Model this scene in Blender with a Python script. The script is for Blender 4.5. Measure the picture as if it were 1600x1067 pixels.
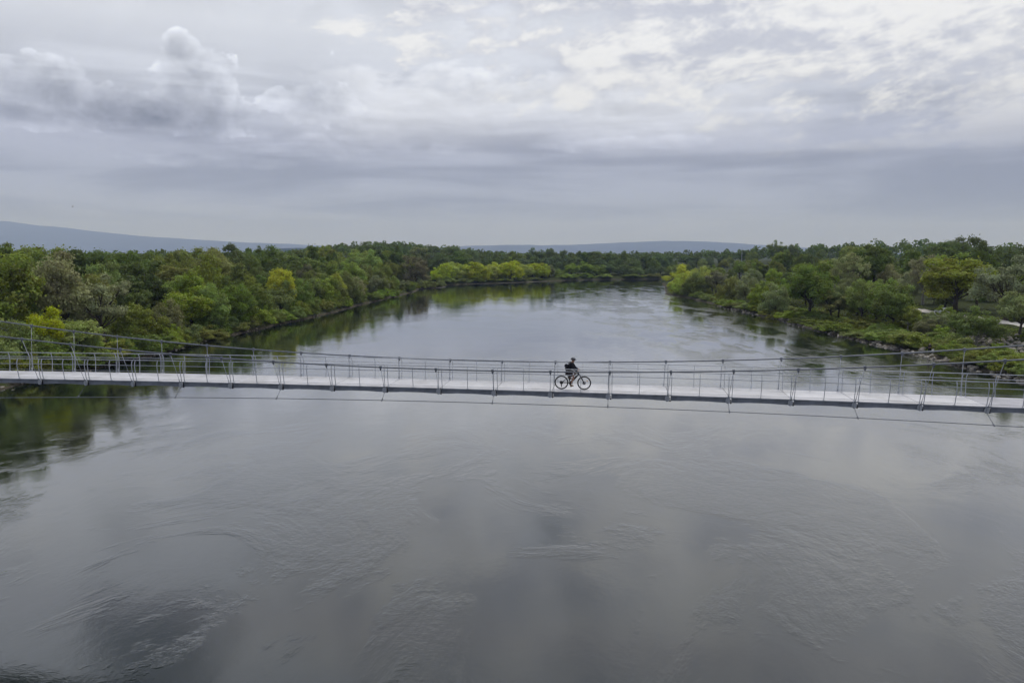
import bpy, bmesh, math, random
import numpy as np
from mathutils import Vector, Matrix
R = math.radians
scene = bpy.context.scene
for o in list(bpy.data.objects): bpy.data.objects.remove(o)
COL = scene.collection
random.seed(7); RNG = np.random.default_rng(11)

# ------------------------------------------------------------------ camera
CAM_H = 18.0
FPX = 1067.0                       # focal length in pixels of a 1600 wide frame
PITCH = 0.1300
cam_data = bpy.data.cameras.new('camera'); cam = bpy.data.objects.new('camera', cam_data); COL.objects.link(cam)
cam.location = (0, 0, CAM_H); cam.rotation_euler = (math.pi/2 - PITCH, 0, 0)
cam_data.sensor_width = 36.0; cam_data.lens = 36.0*FPX/1600.0
cam_data.clip_start = 0.2; cam_data.clip_end = 60000
scene.camera = cam

# ------------------------------------------------------------------ world and sun
SUN_AZ, SUN_EL = R(22), R(58)       # azimuth from +y towards +x
world = bpy.data.worlds.new('World'); scene.world = world; world.use_nodes = True
WT = world.node_tree; WT.nodes.clear()

class S:
    """a socket with arithmetic: small wrapper that adds math nodes"""
    tree = None
    def __init__(s, sock): s.s = sock
    @staticmethod
    def m(op, *a, clamp=False):
        n = S.tree.nodes.new('ShaderNodeMath'); n.operation = op; n.use_clamp = clamp
        for i, v in enumerate(a):
            if isinstance(v, S): S.tree.links.new(v.s, n.inputs[i])
            else: n.inputs[i].default_value = float(v)
        return S(n.outputs[0])
    def __add__(s, o): return S.m('ADD', s, o)
    __radd__ = __add__
    def __sub__(s, o): return S.m('SUBTRACT', s, o)
    def __rsub__(s, o): return S.m('SUBTRACT', o, s)
    def __mul__(s, o): return S.m('MULTIPLY', s, o)
    __rmul__ = __mul__
    def __truediv__(s, o): return S.m('DIVIDE', s, o)
def smooth(x, a, b, lo=0.0, hi=1.0):
    n = S.tree.nodes.new('ShaderNodeMapRange'); n.interpolation_type = 'SMOOTHSTEP'
    S.tree.links.new(x.s, n.inputs['Value'])
    for k, v in (('From Min', a), ('From Max', b), ('To Min', lo), ('To Max', hi)): n.inputs[k].default_value = v
    return S(n.outputs['Result'])
def vec(x, y, z=0.0):
    n = S.tree.nodes.new('ShaderNodeCombineXYZ')
    for i, v in enumerate((x, y, z)):
        if isinstance(v, S): S.tree.links.new(v.s, n.inputs[i])
        else: n.inputs[i].default_value = float(v)
    return S(n.outputs[0])
def noise(v, scale=1.0, detail=6.0, rough=0.55, dist=0.0, out='Fac', lac=2.0):
    n = S.tree.nodes.new('ShaderNodeTexNoise'); n.noise_dimensions = '3D'
    S.tree.links.new(v.s, n.inputs['Vector'])
    n.inputs['Scale'].default_value = scale; n.inputs['Detail'].default_value = detail
    n.inputs['Roughness'].default_value = rough; n.inputs['Distortion'].default_value = dist; n.inputs['Lacunarity'].default_value = lac
    return S(n.outputs[out])
def lumps(v, scale, detail=3.0, rough=0.5, rand=1.0):
    """cauliflower heads: rounded cells at several sizes"""
    n = S.tree.nodes.new('ShaderNodeTexVoronoi'); n.voronoi_dimensions = '2D'; n.feature = 'F1'; n.normalize = True
    S.tree.links.new(v.s, n.inputs['Vector']); n.inputs['Scale'].default_value = scale
    n.inputs['Detail'].default_value = detail; n.inputs['Roughness'].default_value = rough; n.inputs['Randomness'].default_value = rand
    return 1.0 - S(n.outputs['Distance'])
def sep(v):
    n = S.tree.nodes.new('ShaderNodeSeparateXYZ'); S.tree.links.new(v.s, n.inputs[0]); return [S(o) for o in n.outputs]
def mixc(f, a, b):
    n = S.tree.nodes.new('ShaderNodeMix'); n.data_type = 'RGBA'
    for i, v in ((0, f), (6, a), (7, b)):
        if isinstance(v, S): S.tree.links.new(v.s, n.inputs[i])
        elif i == 0: n.inputs[i].default_value = float(v)
        else: n.inputs[i].default_value = (*v, 1)
    return S(n.outputs[2])
def ramp(f, stops, interp='LINEAR'):
    n = S.tree.nodes.new('ShaderNodeValToRGB'); n.color_ramp.interpolation = interp
    S.tree.links.new(f.s, n.inputs[0]); el = n.color_ramp.elements
    while len(el) < len(stops): el.new(0.5)
    for e, (p, c) in zip(el, stops): e.position = p; e.color = (*c, 1)
    return S(n.outputs[0])
def lin(*rgb):
    return tuple(((c/255)/12.92 if c <= 10.3 else ((c/255+0.055)/1.055)**2.4) for c in rgb)

def build_sky():
    S.tree = WT
    tc = WT.nodes.new('ShaderNodeTexCoord'); d = S(tc.outputs['Generated'])
    x, y, z = sep(d)
    az = S.m('ARCTAN2', x, y); el = S.m('ARCSINE', z)
    dirv = vec(x, y, z)
    # clear sky above the overcast
    sky = WT.nodes.new('ShaderNodeTexSky'); sky.sky_type = 'NISHITA'; sky.sun_disc = False
    sky.sun_elevation = SUN_EL; sky.sun_rotation = SUN_AZ
    # veil of high cloud: brightness by elevation
    base = ramp(smooth(el, 0.0, 0.6), [(0.0, lin(160, 169, 196)), (0.045, lin(162, 170, 197)), (0.15, lin(173, 179, 203)),
                                      (0.28, lin(207, 213, 231)), (0.48, lin(225, 230, 243)), (1.0, lin(202, 208, 222))])  # overhead end darkened to dim what the near water reflects
    # faint unevenness in view; dark patches added overhead, unseen, to darken the near water
    n0 = noise(vec(x*2.0, y*2.0, z*1.6), 3.9, 5, 0.52, 0.3)
    val = (smooth(n0, 0.41, 0.58, -1.0, 0.2)) * smooth(el, 0.27, 0.50, 0.035, 0.60)
    # stretched stratus streaks, strongest low down
    n1 = noise(vec(az*1.5, el*13.0, 4.0), 1.7, 5, 0.55, 0.4)
    low = smooth(el, 0.0, 0.07) * smooth(el, 0.30, 0.17)
    val = val + (smooth(n1, 0.38, 0.64, 0.13, -0.23)) * low
    # broken white altocumulus
    wa = noise(vec(az*3.0, el*5.0, 3.3), 3.0, 3, 0.5) * 0.09
    def f_alto(da, de): return noise(vec((az+da)*3.0, (el+de)*6.5 - (az+da)*0.5, 7.0), 2.2, 10, 0.66, 0.2)*0.92 + lumps(vec((az+da)*1.0 + wa, (el+de)*1.9 + wa, 0), 9.0, 3.0, 0.55)*0.16 - 0.03
    n2 = f_alto(0, 0); r2 = n2 - f_alto(0.006, 0.010)
    edge = el - 0.335 + S.m('MAXIMUM', az + 0.08, -0.12)*0.26
    edge = S.m('MINIMUM', edge, 0.06)
    n2b = noise(vec(az*1.0, el*2.5, 17.0), 2.6, 3, 0.5)
    alto = smooth(n2 + edge*2.6 + (n2b-0.5)*0.9, 0.45, 0.57) * smooth(el, 0.10, 0.22)
    alto = alto * smooth(n2b + az*0.5, 0.20, 0.46)
    # a bright bank of cumulus tops with a soft grey base, mid height
    def f_band(da, de): return noise(vec((az+da)*4.2, (el+de)*10.0, 1.7), 2.6, 8, 0.60, 0.1)*0.65 + lumps(vec((az+da)*1.0 + wa, (el+de)*1.7 + wa, 0), 11.0, 3.0, 0.55)*0.5 - 0.12
    nb = f_band(0, 0); rb = nb - f_band(0.007, 0.010)
    cen = 0.212 - az*az*0.15 + (noise(vec(az, 0.0, 2.2), 4.5, 2)-0.5)*0.05
    top = smooth(el - cen - (nb-0.5)*0.16, 0.026, 0.004)
    bot = smooth(el - cen, -0.085, -0.005)
    ext = smooth(az + (n2b-0.5)*0.3, -0.32, -0.14) * smooth(az + (n2b-0.5)*0.3, 0.46, 0.26)
    bandm = top * bot * ext
    # heaped cumulus
    def f_heap(da, de): return noise(vec((az+da)*5.0, (el+de)*6.5, 5.1), 2.9, 10, 0.64, 0.0)*0.78 + lumps(vec((az+da)*1.0 + wa*0.9, (el+de)*1.25 + wa*0.9, 0), 22.0, 3.0, 0.55)*0.45 - 0.14
    nc = f_heap(0, 0); rc = nc - f_heap(0.007, 0.012)
    def heap(a0, e0, ra, re):
        u = (az - a0)/ra; v = (el - e0)/re
        return 1.0 - (u*u + v*v)
    h = S.m('MAXIMUM', heap(-0.418, 0.208, 0.050, 0.050), heap(-0.46, 0.172, 0.13, 0.026))
    h = S.m('MAXIMUM', h, heap(-0.432, 0.246, 0.026, 0.026))
    h = S.m('MAXIMUM', h, heap(-0.58, 0.190, 0.065, 0.032))
    h = S.m('MAXIMUM', h, heap(-0.275, 0.196, 0.065, 0.030))
    h = S.m('MAXIMUM', h, heap(-0.66, 0.158, 0.16, 0.020))
    h = S.m('MAXIMUM', h, -1.0)
    hf = h*0.55 + (nc-0.52)*2.3
    dens = smooth(hf, 0.0, 0.11)
    core = smooth(hf, 0.10, 0.95)
    # sunlit low heaps in front
    g2 = S.m('MAXIMUM', heap(-0.26, 0.142, 0.17, 0.018), heap(-0.40, 0.118, 0.12, 0.011))
    g2 = S.m('MAXIMUM', g2, heap(0.16, 0.150, 0.14, 0.010)*0.8)
    gf = S.m('MAXIMUM', g2, -1.0)*0.5 + (nb-0.52)*2.2
    lit = smooth(gf, 0.05, 0.45)
    # glow of the hidden sun high on one side
    sd = (math.sin(SUN_AZ)*math.cos(SUN_EL), math.cos(SUN_AZ)*math.cos(SUN_EL), math.sin(SUN_EL))
    dot = x*sd[0] + y*sd[1] + z*sd[2]
    glow = smooth(dot, 0.62, 1.0)
    lum = 1.0 + val + dens*(1.0-core)*0.15 - core*0.28 + dens*rc*1.3 + bandm*(0.22 + rb*1.2) + lit*(0.16 + rb*1.1) + glow*0.20
    lum = lum + smooth(az, 0.1, 0.5)*smooth(el, 0.19, 0.11)*(-0.07)
    mul = WT.nodes.new('ShaderNodeVectorMath'); mul.operation = 'SCALE'
    WT.links.new(base.s, mul.inputs[0]); WT.links.new(lum.s, mul.inputs['Scale'])
    veil = S(mul.outputs[0])
    white = mixc(smooth(r2*0.5 + (n2-0.52)*0.7, -0.09, 0.10), lin(198, 202, 218), lin(249, 250, 254))
    veil = mixc(alto*0.82, veil, white)
    veil = mixc(bandm*0.35, veil, lin(236, 238, 246))
    sc10 = WT.nodes.new('ShaderNodeVectorMath'); sc10.operation = 'SCALE'; sc10.inputs['Scale'].default_value = 10.0
    WT.links.new(veil.s, sc10.inputs[0])
    out = mixc(0.96, S(sky.outputs[0]), S(sc10.outputs[0]))
    bg = WT.nodes.new('ShaderNodeBackground'); bg.inputs['Strength'].default_value = 0.1
    WT.links.new(out.s, bg.inputs['Color'])
    wo = WT.nodes.new('ShaderNodeOutputWorld'); WT.links.new(bg.outputs[0], wo.inputs['Surface'])
build_sky()
world.cycles.sampling_method = 'NONE'      # an even overcast needs no importance map

sun_data = bpy.data.lights.new('sun', 'SUN'); sun_data.energy = 1.5; sun_data.angle = R(14); sun_data.color = (1.0, 0.96, 0.90)
sun = bpy.data.objects.new('sun', sun_data); COL.objects.link(sun)
sun.rotation_euler = (math.pi/2 - SUN_EL, 0, math.pi - SUN_AZ)

vs = scene.view_settings
scene.display_settings.display_device = 'sRGB'
vs.view_transform = 'Standard'; vs.look = 'None'; vs.exposure = 0.0; vs.gamma = 1.0; vs.use_curve_mapping = False
cy = scene.cycles
cy.max_bounces = 6; cy.diffuse_bounces = 2; cy.glossy_bounces = 3; cy.transmission_bounces = 3; cy.transparent_max_bounces = 4; cy.volume_bounces = 3
cy.caustics_reflective = False; cy.caustics_refractive = False
cy.use_denoising = True; cy.use_adaptive_sampling = True; cy.adaptive_threshold = 0.02

# ------------------------------------------------------------------ helpers
def tag(o, label=None, cat=None, group=None, kind=None):
    if label: o['label'] = label
    if cat: o['category'] = cat
    if group: o['group'] = group
    if kind: o['kind'] = kind
    return o
def link(o, parent=None):
    COL.objects.link(o)
    if parent is not None: o.parent = parent
    return o
def empty(name, loc=(0, 0, 0), rz=0.0, parent=None):
    o = bpy.data.objects.new(name, None); o.location = loc; o.rotation_euler = (0, 0, rz); o.empty_display_size = 0.5
    return link(o, parent)
def mesh_np(name, V, F, smooth_=False):
    me = bpy.data.meshes.new(name)
    V = np.asarray(V, np.float32)
    if isinstance(F, np.ndarray):
        n, k = F.shape
        me.vertices.add(len(V)); me.vertices.foreach_set('co', V.ravel())
        me.loops.add(n*k); me.loops.foreach_set('vertex_index', F.astype(np.int32).ravel())
        me.polygons.add(n); me.polygons.foreach_set('loop_start', np.arange(0, n*k, k, dtype=np.int32))
        me.update(calc_edges=True)
    else:
        me.from_pydata([tuple(v) for v in V], [], F); me.update()
    if smooth_: me.polygons.foreach_set('use_smooth', np.ones(len(me.polygons), bool))
    return me
def obj(name, me, m, parent=None, loc=None, rot=None):
    o = bpy.data.objects.new(name, me)
    if m is not None and len(me.materials) == 0: me.materials.append(m)
    if loc is not None: o.location = loc
    if rot is not None: o.rotation_euler = rot
    return link(o, parent)
class MB:
    def __init__(s): s.V = []; s.F = []
    def add(s, V, F):
        b = len(s.V); s.V += [tuple(v) for v in V]; s.F += [tuple(i+b for i in f) for f in F]; return s
    def box(s, x0, x1, y0, y1, z0, z1):
        return s.add([(x0,y0,z0),(x1,y0,z0),(x1,y1,z0),(x0,y1,z0),(x0,y0,z1),(x1,y0,z1),(x1,y1,z1),(x0,y1,z1)],
                     [(0,3,2,1),(4,5,6,7),(0,1,5,4),(1,2,6,5),(2,3,7,6),(3,0,4,7)])
    def prism(s, poly, y0, y1):         # poly in xz, counter-clockwise seen from -y
        n = len(poly)
        V = [(x, y0, z) for x, z in poly] + [(x, y1, z) for x, z in poly]
        F = [tuple(range(n)), tuple(range(2*n-1, n-1, -1))] + [(i, i+n, (i+1) % n + n, (i+1) % n) for i in range(n)]
        return s.add(V, F)
    def tube(s, pts, rad, n=6, caps=True, closed=False):
        P = [Vector(p) for p in pts]; k = len(P)
        rad = [rad]*k if not hasattr(rad, '__len__') else rad
        V = []; ref = None
        for i, p in enumerate(P):
            a = P[i-1] if (i > 0 or closed) else p; b = P[(i+1) % k] if (i < k-1 or closed) else p
            t = (b-a).normalized()
            if ref is None:
                ref = t.orthogonal().normalized()
            else:
                ref = (ref - t*ref.dot(t)); ref = ref.normalized() if ref.length > 1e-6 else t.orthogonal().normalized()
            bi = t.cross(ref)
            for j in range(n):
                an = 2*math.pi*j/n
                V.append(p + (ref*math.cos(an) + bi*math.sin(an))*rad[i])
        F = []
        for i in range(k if closed else k-1):
            i2 = (i+1) % k
            for j in range(n):
                F.append((i*n+j, i*n+(j+1) % n, i2*n+(j+1) % n, i2*n+j))
        if caps and not closed:
            F.append(tuple(range(n-1, -1, -1))); F.append(tuple((k-1)*n+j for j in range(n)))
        return s.add(V, F)
    def mesh(s, name, smooth_=False): return mesh_np(name, s.V, s.F, smooth_)

def new_mat(name):
    m = bpy.data.materials.new(name); m.use_nodes = True; S.tree = m.node_tree
    b = m.node_tree.nodes['Principled BSDF']
    return m, b
def simple(name, col, rough=0.6, metal=0.0, var=0.12, scale=3.0, spec=0.5, bump=0.0):
    m, b = new_mat(name); t = m.node_tree
    tc = t.nodes.new('ShaderNodeTexCoord'); n = noise(S(tc.outputs['Object']), scale, 5, 0.6)
    c = mixc(smooth(n, 0.3, 0.7), tuple(v*(1-var) for v in col), tuple(min(1, v*(1+var)) for v in col))
    t.links.new(c.s, b.inputs['Base Color']); b.inputs['Metallic'].default_value = metal
    r = smooth(n, 0.3, 0.7, max(0, rough-0.08), min(1, rough+0.08)); t.links.new(r.s, b.inputs['Roughness'])
    b.inputs['Specular IOR Level'].default_value = spec
    if bump:
        bp = t.nodes.new('ShaderNodeBump'); bp.inputs['Distance'].default_value = bump
        t.links.new(n.s, bp.inputs['Height']); t.links.new(bp.outputs[0], b.inputs['Normal'])
    return m
M = {}
M['steel'] = simple('galvanised_steel', (0.40, 0.425, 0.47), 0.45, 0.2, 0.2, 2.0)
M['girder'] = simple('weathered_grey_steel', (0.19, 0.21, 0.25), 0.55, 0.25, 0.25, 1.6)
M['cable'] = simple('wire_rope', (0.17, 0.185, 0.215), 0.5, 0.35, 0.2, 6.0)
M['rubber'] = simple('black_rubber', (0.012, 0.012, 0.013), 0.7)
def deck_mat(name, col):
    m, b = new_mat(name); t = m.node_tree
    tc = t.nodes.new('ShaderNodeTexCoord'); o = S(tc.outputs['Object']); x, y, z = sep(o)
    oi = t.nodes.new('ShaderNodeObjectInfo'); rnd = S(oi.outputs['Random'])
    g = t.nodes.new('ShaderNodeNewGeometry'); p = S(g.outputs['Position'])
    n = noise(p, 1.3, 6, 0.6); n2 = noise(vec(x*0.5 + rnd*9.0, y*14.0, 0), 2.0, 4, 0.6); dirt = noise(p, 0.45, 7, 0.65, 0.5)
    f = smooth(n*0.6 + n2*0.4, 0.35, 0.65)
    c = mixc(f, tuple(v*0.84 for v in col), col)
    c = mixc(smooth(dirt, 0.48, 0.68)*0.6, c, tuple(v*k*0.62 for v, k in zip(col, (1.0, 0.98, 0.92))))
    sc = t.nodes.new('ShaderNodeVectorMath'); sc.operation = 'SCALE'; t.links.new(c.s, sc.inputs[0])
    w = smooth(rnd, 0, 1, 0.90, 1.04); t.links.new(w.s, sc.inputs['Scale'])
    t.links.new(sc.outputs[0], b.inputs['Base Color']); b.inputs['Roughness'].default_value = 0.45
    bars = S.m('FRACT', x*33.3); hgt = smooth(S.m('ABSOLUTE', bars-0.5), 0.1, 0.35)
    bp = t.nodes.new('ShaderNodeBump'); bp.inputs['Distance'].default_value = 0.003; bp.inputs['Strength'].default_value = 0.5
    t.links.new(hgt.s, bp.inputs['Height']); t.links.new(bp.outputs[0], b.inputs['Normal'])
    return m
M['deck'] = deck_mat('pale_deck_boards', (0.64, 0.64, 0.67))
M['deck_grey'] = deck_mat('grey_deck_boards', (0.49, 0.49, 0.53))  # greyer tone for the panels at one end

# ------------------------------------------------------------------ river, banks, ground
BL = [(-72,-900),(-70,-300),(-67,0),(-66,60),(-66.6,87.3),(-67.6,91.6),(-66.2,99.4),(-63.9,108.6),(-62.8,120.5),(-62.1,128.7),(-62.1,141.3),
      (-59.5,157.8),(-58.6,169),(-54.5,193),(-53,214.7),(-51.1,241.8),(-48.1,272.8),(-43.9,312.7),(-45.5,338),(-35,350),(-37,378),
      (-18,392),(0,404.6),(27,431),(52.8,451),(102,463),(170,478),(300,500),(900,560)]
BR = [(900,500),(300,446),(150,428),(100,412),(88,400),(78,350),(66,294),(69.3,269),(69.9,238.8),(69.8,212.3),(71.9,185.5),(70.5,161.8),(70.6,149.1),
      (71.3,135.2),(71.5,125.3),(72,120.5),(71.6,114.6),(71.3,107.4),(71.8,101.6),(71.5,94),(72,60),(73,0),(75,-300),(77,-900)]
POLY = np.array(BL+BR, float)
def wob2(x, y):
    return (np.sin(x*0.31+1.3*np.sin(y*0.17))*0.5 + np.sin(y*0.43+1.1*np.sin(x*0.23+2))*0.5 + 0.5*np.sin(y*1.1+x*0.7) + 0.35*np.sin(x*1.9-y*1.3))*0.55
def sdist(x, y):
    """metres inland of the waterline (negative in the river)"""
    x = np.asarray(x, float); y = np.asarray(y, float); sh = x.shape
    p = np.stack([x.ravel(), y.ravel()], -1)
    A = POLY; B = np.roll(POLY, -1, 0)
    best = np.full(len(p), 1e18); inside = np.zeros(len(p), bool)
    for a, b in zip(A, B):
        ab = b-a; t = np.clip(((p-a)@ab)/(ab@ab), 0, 1)
        d = ((p-a-t[:, None]*ab)**2).sum(-1); best = np.minimum(best, d)
        c = ((a[1] > p[:, 1]) != (b[1] > p[:, 1]))
        with np.errstate(divide='ignore', invalid='ignore'):
            xi = (b[0]-a[0])*(p[:, 1]-a[1])/(b[1]-a[1]) + a[0]
        inside ^= c & (p[:, 0] < xi)
    d = np.sqrt(best); d[inside] *= -1
    return d.reshape(sh)
_qx = np.arange(-640, 760.1, 2.0); _qy = np.arange(40, 960.1, 2.0); _QX, _QY = np.meshgrid(_qx, _qy); _QS = sdist(_QX, _QY)
def sd_fast(x, y):
    """the same distance read from a two metre table"""
    x = np.asarray(x, float); y = np.asarray(y, float)
    fx = np.clip((x+640)/2, 0, len(_qx)-1.001); fy = np.clip((y-40)/2, 0, len(_qy)-1.001)
    i = fx.astype(int); j = fy.astype(int); a = fx-i; b = fy-j
    return (_QS[j, i]*(1-a)+_QS[j, i+1]*a)*(1-b) + (_QS[j+1, i]*(1-a)+_QS[j+1, i+1]*a)*b
def sst(x, a, b):
    t = np.clip((x-a)/(b-a), 0, 1); return t*t*(3-2*t)
def terrain(x, y, sd=None):
    x = np.asarray(x, float); y = np.asarray(y, float)
    if sd is None: sd = sd_fast(x, y)
    s = sd + wob2(x, y)*np.clip(1-np.abs(sd)/12, 0, 1)
    hl = 1.5*sst(s, 0, 3.5) + 1.6*sst(s, 3, 22)
    hr = 0.75*sst(s, 0, 2.5) + 0.5*sst(s, 2, 11) + 2.8*sst(s, 10, 24)
    r = sst(x, 20, 60)*sst(y, 420, 380)
    h = hl*(1-r) + hr*r
    h = h + np.clip(s, 0, 4)/4*0.18*wob2(x*1.7+5, y*1.7)
    hill = 13*np.exp(-(((x+130)/90)**2 + ((y-720)/130)**2))
    hill += 10*np.exp(-(((x-330)/150)**2 + ((y-620)/150)**2))
    h = h + hill
    return np.where(s < 0, np.maximum(-3.0, s*0.45), h)
def grid_axis(fine0, fine1, step, far0, far1):
    a = list(np.arange(fine0, fine1+1e-6, step))
    st = step; v = fine1
    while v < far1: st *= 1.22; v += st; a.append(min(v, far1))
    st = step; v = fine0; pre = []
    while v > far0: st *= 1.22; v -= st; pre.append(max(v, far0))
    return np.array(pre[::-1] + a)
gx = grid_axis(-190, 230, 2.2, -17300, 17300); gy = grid_axis(55, 500, 2.2, -1000, 17300)
GX, GY = np.meshgrid(gx, gy)
GZ = terrain(GX, GY, sdist(GX, GY))
nx, ny = len(gx), len(gy)
idx = np.arange(nx*ny).reshape(ny, nx)
Fq = np.stack([idx[:-1, :-1], idx[:-1, 1:], idx[1:, 1:], idx[1:, :-1]], -1).reshape(-1, 4)

def ground_mat():
    m, b = new_mat('river_bank_soil_and_grass'); t = m.node_tree
    g = t.nodes.new('ShaderNodeNewGeometry'); p = S(g.outputs['Position']); x, y, z = sep(p)
    n = noise(p, 0.35, 7, 0.62); n2 = noise(p, 2.3, 5, 0.6)
    grass = mixc(smooth(n2, 0.3, 0.7), (0.022, 0.030, 0.010), (0.055, 0.068, 0.020))
    soil = mixc(smooth(n2, 0.3, 0.7), (0.035, 0.030, 0.022), (0.10, 0.088, 0.066))
    f = smooth(z + (n-0.5)*1.2, 0.15, 0.6)
    c = mixc(f, soil, grass)
    t.links.new(c.s, b.inputs['Base Color']); b.inputs['Roughness'].default_value = 0.95; b.inputs['Specular IOR Level'].default_value = 0.1
    bp = t.nodes.new('ShaderNodeBump'); bp.inputs['Distance'].default_value = 0.25
    t.links.new(n2.s, bp.inputs['Height']); t.links.new(bp.outputs[0], b.inputs['Normal'])
    return m
ground = obj('ground', mesh_np('ground', np.stack([GX.ravel(), GY.ravel(), GZ.ravel()], -1), Fq, True), ground_mat())
tag(ground, 'low river banks and plain reaching the horizon', kind='structure')

def water_mat():
    m, b = new_mat('river_water'); t = m.node_tree
    g = t.nodes.new('ShaderNodeNewGeometry'); p = S(g.outputs['Position']); x, y, z = sep(p)
    # slow turbid water
    n0 = noise(p, 0.02, 3, 0.5)
    c = mixc(smooth(n0, 0.35, 0.65), (0.009, 0.0145, 0.0135), (0.013, 0.019, 0.0175))
    t.links.new(c.s, b.inputs['Base Color'])
    b.inputs['IOR'].default_value = 1.46
    b.inputs['Coat Weight'].default_value = 1.0; b.inputs['Coat IOR'].default_value = 1.46; b.inputs['Coat Roughness'].default_value = 0.02
    b.inputs['Roughness'].default_value = 0.02
    warp = noise(p, 0.09, 3, 0.5, out='Color')
    wv = t.nodes.new('ShaderNodeVectorMath'); wv.operation = 'MULTIPLY_ADD'
    t.links.new(warp.s, wv.inputs[0]); wv.inputs[1].default_value = (5, 5, 0); t.links.new(p.s, wv.inputs[2])
    pw = S(wv.outputs[0]); wx, wy, wz = sep(pw)
    swell = noise(vec(wx*0.9, wy*0.6, 0), 0.16, 3, 0.55)
    mid = noise(vec(wx, wy*0.9, 3), 0.75, 4, 0.55, 0.2)
    rip = noise(vec(wx, wy*0.85, 6), 3.2, 5, 0.62, 0.3)
    fine = noise(vec(wx*0.8, wy, 9), 10.0, 3, 0.6)
    # patches: boils, and the faster ruffled run along the stony bank
    pa = noise(vec(x*1.0, y*0.75, 2), 0.085, 7, 0.66, 0.7)
    patch = smooth(pa, 0.48, 0.60)
    thread = smooth(noise(vec(x*1.0, y*0.40, 5), 0.16, 6, 0.62, 0.2), 0.46, 0.60)
    run = smooth(x, 5, 40)*smooth(y, 75, 125)*smooth(y, 420, 300)
    deep = smooth(y, 42, 80, 0.58, 0.13)             # the deeper reach upstream lies calmer
    rough = patch*deep + thread*(run*0.9 + 0.06) + run*0.05 + 0.04
    h = swell*0.026 + mid*(rough*0.032+0.003) + rip*(rough*0.034+0.0010) + fine*(rough*0.0105+0.0008)
    bp = t.nodes.new('ShaderNodeBump'); bp.inputs['Distance'].default_value = 1.0; bp.inputs['Strength'].default_value = 1.0
    t.links.new(h.s, bp.inputs['Height']); t.links.new(bp.outputs[0], b.inputs['Normal']); t.links.new(bp.outputs[0], b.inputs['Coat Normal'])
    return m
wm = mesh_np('river', [(-140,-950,0),(950,-950,0),(950,620,0),(-140,620,0)], [(0,1,2,3)])
river = obj('river', wm, water_mat()); tag(river, 'wide grey river reflecting the clouds', kind='structure')

# pixel helpers: a column of the photograph and a place on the ground behind it
CP, SP = math.cos(PITCH), math.sin(PITCH)
def depth(y, z): return y*CP - (z-CAM_H)*SP
def proj(x, y, z):
    d = depth(y, z); return 800+FPX*x/d, 533.5-FPX*(y*SP+(z-CAM_H)*CP)/d
def z_at(y, v):                              # height of the point at ground distance y that shows in row v
    b = (533.5-v)/FPX
    return CAM_H + y*(b*CP-SP)/(CP+b*SP)
def col_point(u, inland):                    # first point behind the near waterline of column u that lies `inland` metres from the water
    ys = np.linspace(84, 900, 1633); xs = (u-800)/FPX*(ys*CP+16*SP)
    sd = sd_fast(xs, ys)
    if u > 1000: ok = np.where((sd >= inland) & (ys > 84))[0]
    else: ok = np.where(sd >= inland)[0]
    i = ok[0] if len(ok) else len(ys)-1
    return float(xs[i]), float(ys[i])
def base_point(u, v):                        # point of the ground that shows at pixel (u, v)
    ys = np.linspace(80, 700, 2481); xs = (u-800)/FPX*(ys*CP+16*SP)
    zs = np.maximum(terrain(xs, ys), 0); vv = proj(xs, ys, zs)[1]
    i = int(np.argmax(vv <= v)); return float(xs[i]), float(ys[i])

# far ridges
def ridge(name, label, prof, D, half, col, seed):
    us = np.array([p[0] for p in prof], float); vv = np.array([p[1] for p in prof], float)
    n = 240; u = np.linspace(us[0], us[-1], n); v = np.interp(u, us, vv)
    rg = np.random.default_rng(seed)
    ker = np.exp(-np.linspace(-2, 2, 9)**2); ker /= ker.sum()
    v = np.convolve(np.pad(v, 4, 'edge'), ker, 'valid') + np.convolve(rg.normal(0, 0.35, n+8), ker, 'valid')
    rows = np.linspace(-1, 1, 25); V = []
    for r in rows:
        yd = D + r*half
        x = (u-800)/FPX*D*CP
        z = z_at(D, v)*max(0, 1-abs(r)**1.3) + (rg.normal(0, 1, n).cumsum()*0.0)
        z = z*(1 + 0.10*np.sin(u*0.09+r*5)*abs(r)) if abs(r) > 0.02 else z
        V.append(np.stack([x, np.full(n, yd), np.maximum(z, -2) if abs(r) < 1 else np.full(n, -2.0)], -1))
    V = np.concatenate(V); ii = np.arange(25*n).reshape(25, n)
    F = np.stack([ii[:-1, :-1], ii[:-1, 1:], ii[1:, 1:], ii[1:, :-1]], -1).reshape(-1, 4)
    m, b = new_mat(name+'_slopes'); t = m.node_tree
    g = t.nodes.new('ShaderNodeNewGeometry'); nn = noise(S(g.outputs['Position']), 0.004, 6, 0.6)
    c = mixc(smooth(nn, 0.35, 0.65), tuple(a*0.8 for a in col), tuple(a*1.25 for a in col))
    t.links.new(c.s, b.inputs['Base Color']); b.inputs['Roughness'].default_value = 1.0; b.inputs['Specular IOR Level'].default_value = 0
    o = obj(name, mesh_np(name, V, F, True), m); tag(o, label, kind='structure'); return o
ridge('mountain', 'long blue mountain with a small peak rising behind the wooded bank',
      [(-420,392),(-260,372),(-120,354),(-40,349),(0,346.5),(10,344),(20,346.5),(60,352),(100,355.5),(160,362.5),(220,369),(300,374),(380,378.5),(470,382),(560,388),(680,399)], 14000, 2400, (0.045,0.06,0.06), 3)
ridge('mountain', 'low flat-topped blue mountain range beyond the far bank',
      [(560,399),(640,390),(700,385.5),(740,384),(800,382.5),(860,383.5),(920,381.5),(980,378.5),(1020,377),(1060,376.5),(1100,377.5),(1150,380),(1200,383.5),(1300,390),(1420,399)], 13200, 2200, (0.045,0.06,0.06), 4)
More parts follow.
